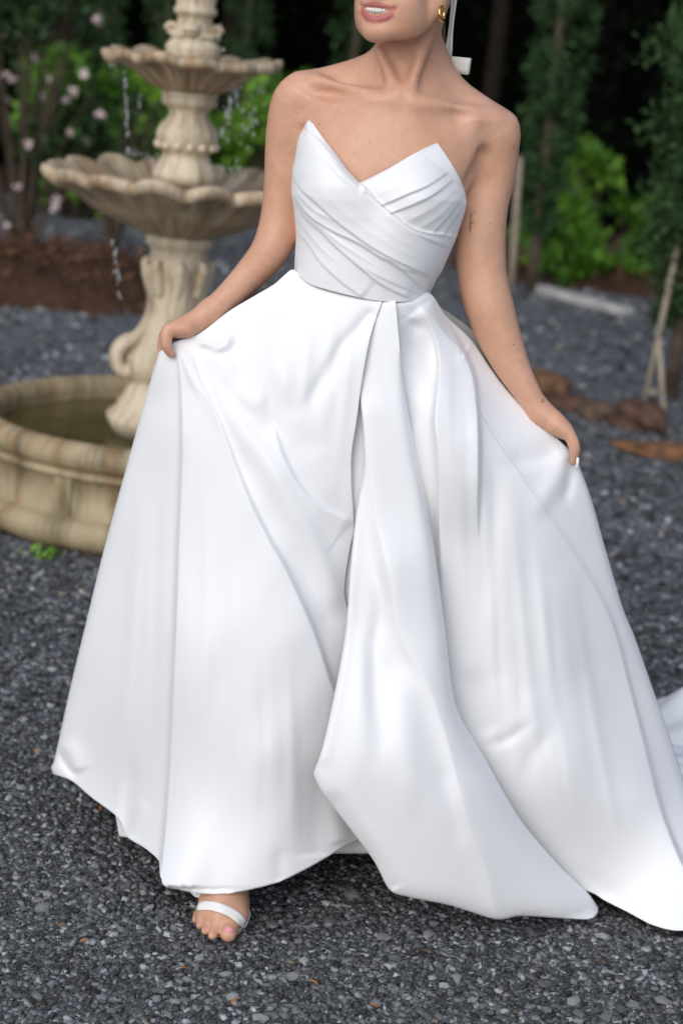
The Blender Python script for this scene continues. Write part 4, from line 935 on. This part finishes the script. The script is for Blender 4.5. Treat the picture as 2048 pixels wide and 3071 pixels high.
AB = [(160, 2321), (216, 2342), (275, 2391), (356, 2454), (384, 2511), (437, 2545), (480, 2588), (490, 2654), (535, 2668), (633, 2682), (731, 2672), (830, 2647), (907, 2612), (977, 2573), (1033, 2538), (1072, 2521), (1160, 2470)]
P = coons(AT, AB, AL, AR, 240, 330); x, y = P[..., 0], P[..., 1]
base = tps([(476, 1062, 3.262), (598, 1000, 3.262), (757, 891, 3.285), (872, 808, 3.298), (988, 860, 3.242), (1073, 880, 3.233), (1150, 895, 3.232), (467, 1200, 3.285), (400, 1328, 3.315), (313, 1646, 3.36), (212, 2061, 3.41), (155, 2300, 3.44), (275, 2391, 3.38), (384, 2511, 3.29),
            (543, 1300, 3.235), (530, 1900, 3.19), (495, 2640, 3.125), (430, 1600, 3.28), (380, 2100, 3.29), (750, 1500, 3.165), (700, 1900, 3.125), (800, 2250, 3.095), (640, 2670, 3.085), (800, 2600, 3.095), (950, 2560, 3.14), (1055, 1400, 3.188), (1040, 1800, 3.185), (1090, 2000, 3.195), (1072, 2521, 3.21), (1160, 2470, 3.26), (800, 1100, 3.205), (950, 1150, 3.19), (900, 1900, 3.135), (640, 1150, 3.235)])
Yd = base(x, y)
h_ = fold(x, y, [(531, 1029), (543, 1156), (548, 1328), (543, 1488), (537, 1647), (529, 1900), (522, 2050), (514, 2251), (500, 2461), (486, 2600), (484, 2660)], [.006, .016, .022, .026, .028, .030], 6, 105, (.03, .0001), 1.3)
h_ += fold(x, y, z5([(250, 285), (300, 430), (400, 640), (470, 830), (550, 1030), (640, 1210), (730, 1370), (850, 1646)]) + [(1001, 2072), (1090, 2260), (1160, 2420)], [.004, .008, .010, .012, .015, .017, .014, .007, .0], 110, 7, (.06, .02), 1.3)
h_ += fold(x, y, z5([(330, 330), (420, 560), (520, 700), (650, 880), (750, 1050), (830, 1180), (900, 1350), (950, 1500), (957, 1590)]), [.008, .014, .018, .018, .017, .017, .015], 42, 34, (.12, .10), 2)
h_ -= fold(x, y, z5([(690, 1150), (800, 1370), (860, 1480), (900, 1580), (890, 1720)]), .009, 34, 30, (.5, .4))
h_ += fold(x, y, z5([(300, 262), (390, 297), (440, 265), (445, 200)]), .007, 16, 12, (.1, .3))
h_ -= fold(x, y, z5([(300, 290), (380, 330), (460, 320), (490, 240)]), .005, 14, 14, (.2, .3))
h_ += fold(x, y, z5([(225, 300), (270, 440), (330, 560)]), .005, 10, 14, (.1, .5))
h_ += fold(x, y, z5([(360, 300), (440, 420), (520, 520), (600, 590), (640, 600)]), .009, 26, 30, (.1, .25))
h_ -= fold(x, y, z5([(600, 170), (540, 290), (500, 480), (520, 560)]), .008, 30, 26, (.15, .3))
h_ += fold(x, y, z5([(690, 120), (690, 330), (705, 480), (740, 610)]), .011, 46, 50, (.12, .35))
h_ -= fold(x, y, z5([(640, 330), (650, 500), (655, 640), (700, 780)]), .007, 24, 22, (.3, .3))
h_ -= fold(x, y, z5([(1150, 112), (1000, 270), (920, 390), (850, 520), (770, 640)]), .010, 20, 34, (.08, .3))
h_ -= fold(x, y, z5([(990, 300), (945, 375), (915, 470), (905, 540)]), .003, 16, 18, (.5, .5))
h_ += fold(x, y, z5([(650, 640), (700, 800), (780, 950), (880, 1050), (1000, 1110), (1040, 1140)]), .006, 60, 6, (.15, .1), 1.4)
h_ += fold(x, y, z5([(1060, 420), (960, 700), (900, 850), (930, 960), (1030, 1130)]), .006, 70, 70, (.4, .3))
h_ -= fold(x, y, z5([(820, 650), (800, 760), (830, 860)]), .004, 70, 70, (.5, .5))
h_ += fold(x, y, z5([(1165, 95), (1115, 230), (1078, 430), (1048, 640), (1024, 800), (1022, 950), (1040, 1150)]), .004, 26, 30, (.1, .1))
h_ += fold(x, y, z7([(120, 470), (170, 520), (200, 600)]), .012, 22, 30, (.2, .2)) - fold(x, y, z7([(100, 470), (140, 560), (200, 625)]), .008, 12, 12, (.3, .3))
h_ -= fold(x, y, z7([(430, 500), (410, 650), (395, 870)]), .012, 20, 32, (.4, .0001))
h_ += fold(x, y, z7([(480, 700), (440, 800), (400, 880)]), .008, 26, 20, (.3, .05))
h_ += fold(x, y, z7([(700, -300), (690, 200), (650, 1090)]), .010, 60, 70, (.3, .0001)) - fold(x, y, z7([(810, -100), (820, 500), (770, 1100)]), .008, 55, 60, (.3, .0001))
h_ -= fold(x, y, z7([(1210, 500), (1200, 750), (1210, 960)]), .010, 50, 40, (.4, .05)) - fold(x, y, z7([(1290, 500), (1290, 700), (1320, 900)]), .008, 30, 30, (.4, .05))
h_ -= fold(x, y, z7([(1060, 900), (1050, 1000), (1060, 1060)]), .004, 22, 22, (.4, .05))
for a_, b_, c_, d_, am in [(930, 860, 900, 1300, .005), (1000, 870, 960, 1350, .004), (1060, 885, 1000, 1500, .004), (870, 840, 760, 1250, .004), (620, 1300, 610, 2500, .004), (690, 1600, 700, 2600, .003), (860, 1900, 880, 2600, .004), (780, 1800, 790, 2620, -.003), (430, 1400, 350, 2400, .004), (480, 1300, 440, 2450, -.004)]:
    h_ += fold(x, y, [(a_, b_), ((a_ + c_) / 2 + 6, (b_ + d_) / 2), (c_, d_)], am * .65, 19, 19, (.4, .45))
fringe = np.exp(-(np.linspace(0, 1, 240)[:, None] / .012)) * .02      # free side turns back
xx = x / 1000; yy = y / 1000
h_ += .0012 * np.sin(7 * xx + 5 * yy + 1.2 * np.sin(9 * yy)) + .0009 * np.sin(19 * xx - 11 * yy) + .0006 * np.sin(31 * xx + 23 * yy)
tuckA = .010 * np.exp(-(np.linspace(0, 1, 330)[None, :] / .0055) ** 2) * np.clip((x - 860) / 40, 0, 1); h_ *= np.clip((np.linspace(0, 1, 330)[None, :] - .002) / .03, 0, 1)
fringe = fringe + tuckA
panelA = cloth('skirt', P, Yd - h_ + fringe)
A_left = W(P[0, :, 0], P[0, :, 1], (Yd - h_ + fringe)[0])

# ---- skirt behind, right side held out by the left hand
CT = [(1120, 893), (1199, 897), (1241, 893), (1289, 880), (1338, 948), (1411, 1018), (1470, 1104), (1524, 1174), (1600, 1253), (1676, 1320), (1706, 1350), (1735, 1392)]
CR = [(1735, 1392), (1773, 1499), (1811, 1634), (1865, 1818), (1902, 1910), (1947, 2039), (2000, 2190), (2048, 2339), (2110, 2540), (2160, 2760)]
CL = [(1120, 893), (1112, 1300), (1140, 1800), (1240, 2300), (1400, 2600)]
CB = [(1400, 2600), (1600, 2650), (1756, 2672), (1815, 2702), (1881, 2735), (1961, 2775), (2048, 2790), (2160, 2760)]
P = coons(CT, CB, CL, CR, 240, 330); x, y = P[..., 0], P[..., 1]
base = tps([(1120, 893, 3.238), (1199, 897, 3.238), (1250, 893, 3.252), (1289, 880, 3.29), (1345, 955, 3.32), (1411, 1018, 3.345), (1524, 1174, 3.335), (1706, 1350, 3.312), (1735, 1392, 3.312), (1811, 1634, 3.345), (1947, 2039, 3.41), (2048, 2339, 3.42), (2160, 2760, 3.25), (1815, 2702, 3.27), (2048, 2790, 3.19),
            (1319, 1250, 3.205), (1420, 1300, 3.225), (1600, 1900, 3.225), (1500, 1600, 3.22), (1900, 2400, 3.28), (1120, 1300, 3.25), (1180, 1900, 3.235), (1260, 2300, 3.22), (1500, 2640, 3.25), (1700, 2300, 3.215), (1400, 2050, 3.21), (1650, 1500, 3.27), (1750, 1800, 3.295)])
Yd = base(x, y)
h_ = fold(x, y, z6([(85, 95), (150, 200), (205, 340), (220, 470), (205, 640), (195, 780), (215, 1000), (222, 1400), (240, 1800)]), [.008, .014, .022, .026, .028, .026, .02, .01], 9, 60, (.03, .35), 1.4)
h_ += fold(x, y, z6([(170, 85), (255, 210), (330, 350), (390, 480), (415, 600), (430, 800), (432, 1000), (428, 1250), (430, 1500)]), [.012, .024, .034, .036, .034, .028, .02, .01], 75, 5, (.02, .3), 1.4)
h_ -= fold(x, y, z6([(95, 190), (60, 300), (110, 500), (180, 690)]), .014, 34, 30, (.1, .3))
h_ -= fold(x, y, z5([(1270, 215), (1260, 300), (1290, 500), (1340, 760), (1400, 1080), (1440, 1350)]), .014, 40, 44, (.12, .2))
h_ += fold(x, y, z6([(395, 315), (345, 400), (320, 450)]), .005, 12, 14, (.1, .4)); h_ -= fold(x, y, z6([(375, 330), (350, 370), (335, 430)]), .005, 8, 8, (.1, .4))
seam = z6([(420, 640), (500, 800), (540, 870), (650, 1020), (750, 1170), (850, 1320), (960, 1480), (1070, 1660), (1150, 1820), (1210, 2000)]) + z8([(1330, 150), (1400, 420), (1470, 700), (1530, 870), (1610, 1040), (1720, 1260), (1850, 1500)])
h_ += fold(x, y, seam, [.003, .003, .004, .006, .012, .020, .026, .030, .026, .02], 90, 5, (.05, .0001), 1.3)
h_ -= fold(x, y, seam[:10], .0022, 3.5, 3.5, (.03, .2))
h_ -= fold(x, y, z6([(900, 895), (780, 965), (640, 985), (540, 950)]), .011, 40, 24, (.05, .4)); h_ += fold(x, y, z6([(915, 905), (880, 1050), (790, 1210), (690, 1330)]), .011, 34, 30, (.04, .4)); h_ -= fold(x, y, z6([(950, 960), (940, 1060), (900, 1250)]), .007, 16, 20, (.05, .4))
h_ -= fold(x, y, z6([(500, 900), (520, 1200), (500, 1500), (480, 1900)]), .008, 26, 30, (.3, .3)); h_ += fold(x, y, z6([(570, 1000), (600, 1300), (560, 1700), (600, 2300)]), .008, 60, 60, (.3, .3))
h_ += fold(x, y, z6([(740, 1200), (800, 1500), (860, 1900), (900, 2400)]), .010, 80, 70, (.25, .3)); h_ -= fold(x, y, z6([(990, 1560), (1020, 1850), (1050, 2300)]), .007, 40, 50, (.3, .3))
h_ -= fold(x, y, z8([(990, 330), (915, 385), (850, 432), (780, 452), (700, 440)]), .0045, 20, 17, (.5, .5)); h_ += fold(x, y, z8([(800, 150), (860, 330), (940, 350), (960, 200)]), .005, 44, 44, (.25, .25))
h_ -= fold(x, y, z8([(1070, 330), (1010, 420), (960, 490), (925, 570), (900, 680)]), .006, 26, 28, (.5, .5)); h_ -= fold(x, y, z8([(700, 120), (740, 350), (780, 440)]), .009, 40, 44, (.3, .2))
h_ += fold(x, y, z8([(1080, -100), (1120, 300), (1080, 650), (1100, 900)]), .011, 80, 90, (.25, .3)); h_ += fold(x, y, z8([(1260, 1040), (1350, 1110), (1500, 1130)]), .004, 50, 50, (.4, .4))
for a_, b_, c_, d_, am in [(1345, 960, 1370, 1700, .004), (1375, 1080, 1400, 1900, .004), (1455, 1330, 1500, 2250, .005), (1530, 1420, 1640, 2500, .004), (1590, 1500, 1740, 2600, .005), (1690, 1600, 1880, 2650, .004), (1480, 1700, 1540, 2500, -.004), (1640, 1750, 1720, 2560, -.004)]:
    h_ += fold(x, y, [(a_, b_), ((a_ + c_) / 2 - 8, (b_ + d_) / 2), (c_, d_)], am * .75, 19, 19, (.4, .45))
h_ -= fold(x, y, z8([(1120, 940), (1200, 1010), (1260, 1060), (1380, 1110)]), .006, 30, 28, (.4, .5))
xx = x / 1000; yy = y / 1000
h_ += .0013 * np.sin(8 * xx - 4 * yy + 1.1 * np.sin(8 * yy)) + .0009 * np.sin(17 * xx + 9 * yy) + .0006 * np.sin(33 * xx - 21 * yy)
fringe = np.exp(-(np.linspace(1, 0, 240)[:, None] / .012)) * .02
fringe = fringe + .010 * np.exp(-(np.linspace(0, 1, 330)[None, :] / .0055) ** 2) * np.clip((1300 - x) / 30, 0, 1)
h_ *= np.clip((np.linspace(0, 1, 330)[None, :] - .002) / .035, 0, 1)
panelC = cloth('skirt_side', P, Yd - h_ + fringe)
C_right = W(P[-1, :, 0], P[-1, :, 1], (Yd - h_ + fringe)[-1])

# ---- front overlay with the open slit edge
LB = [(1118, 893), (1082, 1010), (1072, 1124), (1086, 1260), (1091, 1360), (1088, 1424), (1076, 1488), (1063, 1583), (1051, 1700), (1044, 1806), (1035, 1900), (1010, 2046), (970, 2229), (939, 2322)]
HB = [(939, 2322), (966, 2376), (1039, 2471), (1120, 2581), (1168, 2668), (1229, 2691), (1339, 2713), (1412, 2735), (1493, 2758), (1566, 2747), (1669, 2753), (1764, 2756), (1790, 2738), (1793, 2720)]
RB_ = [(1185, 893), (1195, 1010), (1205, 1120), (1223, 1233), (1248, 1360), (1280, 1520), (1306, 1679), (1331, 1870), (1365, 2110), (1449, 2266), (1559, 2456), (1669, 2588), (1756, 2672), (1793, 2720)]
TB = [(1118, 893), (1150, 893), (1185, 893)]
P = coons(TB, HB, LB, RB_, 180, 340); x, y = P[..., 0], P[..., 1]
base = tps([(1146, 893, 3.232), (1185, 893, 3.233), (1100, 1124, 3.203), (1205, 1120, 3.205), (1092, 1300, 3.185), (1223, 1300, 3.185), (1063, 1600, 3.165), (1290, 1600, 3.165), (1035, 1900, 3.13), (1331, 1870, 3.14), (939, 2322, 3.065), (1449, 2266, 3.135), (1669, 2588, 3.18), (1793, 2720, 3.225), (1171, 2676, 3.085), (1493, 2758, 3.13), (1669, 2753, 3.17), (1180, 2250, 3.06), (1300, 2500, 3.075), (1039, 2471, 3.07), (1400, 2400, 3.09), (1180, 1700, 3.135)])
Yd = base(x, y)
h_ = fold(x, y, z5([(1083, 470), (1100, 700), (1130, 950), (1150, 1130), (1190, 1300), (1260, 1646)]) + z8([(520, 200), (600, 420), (680, 750), (760, 960), (805, 1172)]), [.010, .018, .022, .022, .020, .018, .018, .016, .012], 26, 75, (.06, .0001), 1.5)
h_ -= fold(x, y, z5([(1110, 1120), (1130, 1300), (1170, 1500)]) + z8([(300, 100), (310, 500)]), .012, 26, 24, (.25, .35))
h_ += fold(x, y, z5([(1080, 900), (1050, 1100), (1020, 1400), (1000, 1646)]) + z8([(150, 250), (80, 560)]), .005, 18, 22, (.2, .05))
h_ += fold(x, y, z8([(250, -150), (260, 150), (230, 500), (240, 760)]), .009, 40, 46, (.25, .3)); h_ -= fold(x, y, z8([(330, 50), (340, 350), (320, 600)]), .008, 34, 34, (.25, .35))
h_ += fold(x, y, z8([(430, 100), (430, 400), (470, 800)]), .010, 44, 50, (.25, .3)); h_ -= fold(x, y, z8([(560, 500), (640, 760), (680, 900)]), .007, 34, 30, (.3, .3))
h_ += fold(x, y, z8([(110, 640), (230, 820), (330, 960), (380, 1060)]), -.010, 60, 26, (.15, .05))
edge_u = np.linspace(0, 1, 180)[:, None]
roll = .045 * np.exp(-((1 - edge_u) / .045)) * np.clip((y - 1050) / 300, 0, 1) + .010 * np.exp(-(edge_u / .03)) + .006 * np.exp(-(edge_u / .4) ** 2) * np.clip((1250 - y) / 150, 0, 1)
hemv = np.linspace(0, 1, 340)[None, :]; roll = roll + .012 * np.exp(-(1 - hemv) / .012)
xx = x / 1000; yy = y / 1000
h_ += .0012 * np.sin(9 * xx + 3 * yy + 1.3 * np.sin(7 * yy)) + .0008 * np.sin(21 * xx - 13 * yy)
roll = roll + .010 * np.exp(-(hemv / .0055) ** 2)
panelB = cloth('skirt_overlay', P, Yd - h_ + roll)

# ---- lining seen through the slit
P = coons([(1000, 960), (1080, 960), (1180, 960)], [(960, 2560), (1060, 2560), (1200, 2560)], [(1000, 960), (990, 1800), (960, 2560)], [(1180, 960), (1180, 1800), (1200, 2560)], 60, 160); x, y = P[..., 0], P[..., 1]
Yd = np.interp(y, [960, 1200, 1500, 1900, 2560], [3.240, 3.206, 3.192, 3.190, 3.25]) - .002 * np.sin(x / 22 + .6 * np.sin(y / 160)) * np.clip((y - 1000) / 300, 0, 1)
cloth('lining', P, Yd)
P = coons([(560, 2660), (640, 2672), (720, 2668)], [(585, 2690), (600, 2692), (628, 2684)], [(560, 2660), (570, 2675), (585, 2690)], [(720, 2668), (660, 2680), (628, 2684)], 20, 10); cloth('lining', P, np.full(P.shape[:2], 3.115))
P = coons([(330, 2380), (370, 2420), (420, 2480)], [(358, 2506), (366, 2509), (384, 2511)], [(330, 2380), (348, 2450), (358, 2506)], [(420, 2480), (410, 2500), (384, 2511)], 20, 20); cloth('lining', P, np.full(P.shape[:2], 3.36))

# ---- back of the skirt and the train
nrow = 120
La = A_left[np.linspace(0, len(A_left) - 1, nrow).astype(int)]; Ra = C_right[np.linspace(0, len(C_right) - 1, nrow).astype(int)]
s = np.linspace(0, 1, 110)[:, None, None]; tv = np.linspace(0, 1, nrow)[None, :, None]
vb = (1 - s) * La[None] + s * Ra[None]; bul = np.sin(np.pi * s) ** .8; vb[..., 1] += (bul * (.10 + .75 * tv ** 1.3))[..., 0] + (.035 * np.sin(s * 44) * tv * bul)[..., 0]
vb[..., 0] += (bul * .10 * tv ** 2)[..., 0]; vb[..., 2] = vb[..., 2] * (1 - (bul * tv ** 6)[..., 0]) + .012 * (bul * tv ** 6)[..., 0]
waistz = (1 - tv) ** 3; top = W(1085, 850, 3.36); vb[..., 2] += (waistz * bul * (top[2] - (.5 * (La[0, 2] + Ra[0, 2]))))[..., 0]
vb[..., 2] = np.maximum(vb[..., 2], .012)
plink('skirt_back', vb.reshape(-1, 3), grid_faces(110, nrow), SATIN, None, True, True)
ga = np.linspace(0, 1, 130)[:, None]; gb = np.linspace(0, 1, 130)[None, :]
X = .52 + 1.45 * ga + .25 * gb; Y = 3.62 + .80 * gb * (1 - .1 * ga) - .15 * ga
Z = .02 + .055 * np.abs(np.sin(3.2 * gb * 3.14 + 1.6 * ga + .6 * np.sin(5 * ga))) ** 1.3 * (1 - .3 * ga) + .03 * np.sin(14 * ga + 4 * gb) ** 2 + .018 * np.sin(23 * gb - 7 * ga) ** 2 + .045 * np.exp(-((gb - .86) / .10) ** 2 - ((ga - .10) / .14) ** 2)
ed = np.minimum(np.minimum(ga, 1 - ga), 1 - gb) / .06; Z = .014 + (Z - .014) * np.clip(ed, 0, 1) ** .6; Z += np.clip(1 - gb / .25, 0, 1) * .10 * np.clip(1 - ga / .4, 0, 1)
tro = plink('train', np.stack([X + 0 * gb, Y + 0 * ga, Z], -1).reshape(-1, 3), grid_faces(130, 130), SATIN, None, True, True)
s_ = tro.modifiers.new('thick', 'SOLIDIFY'); s_.thickness = .0016
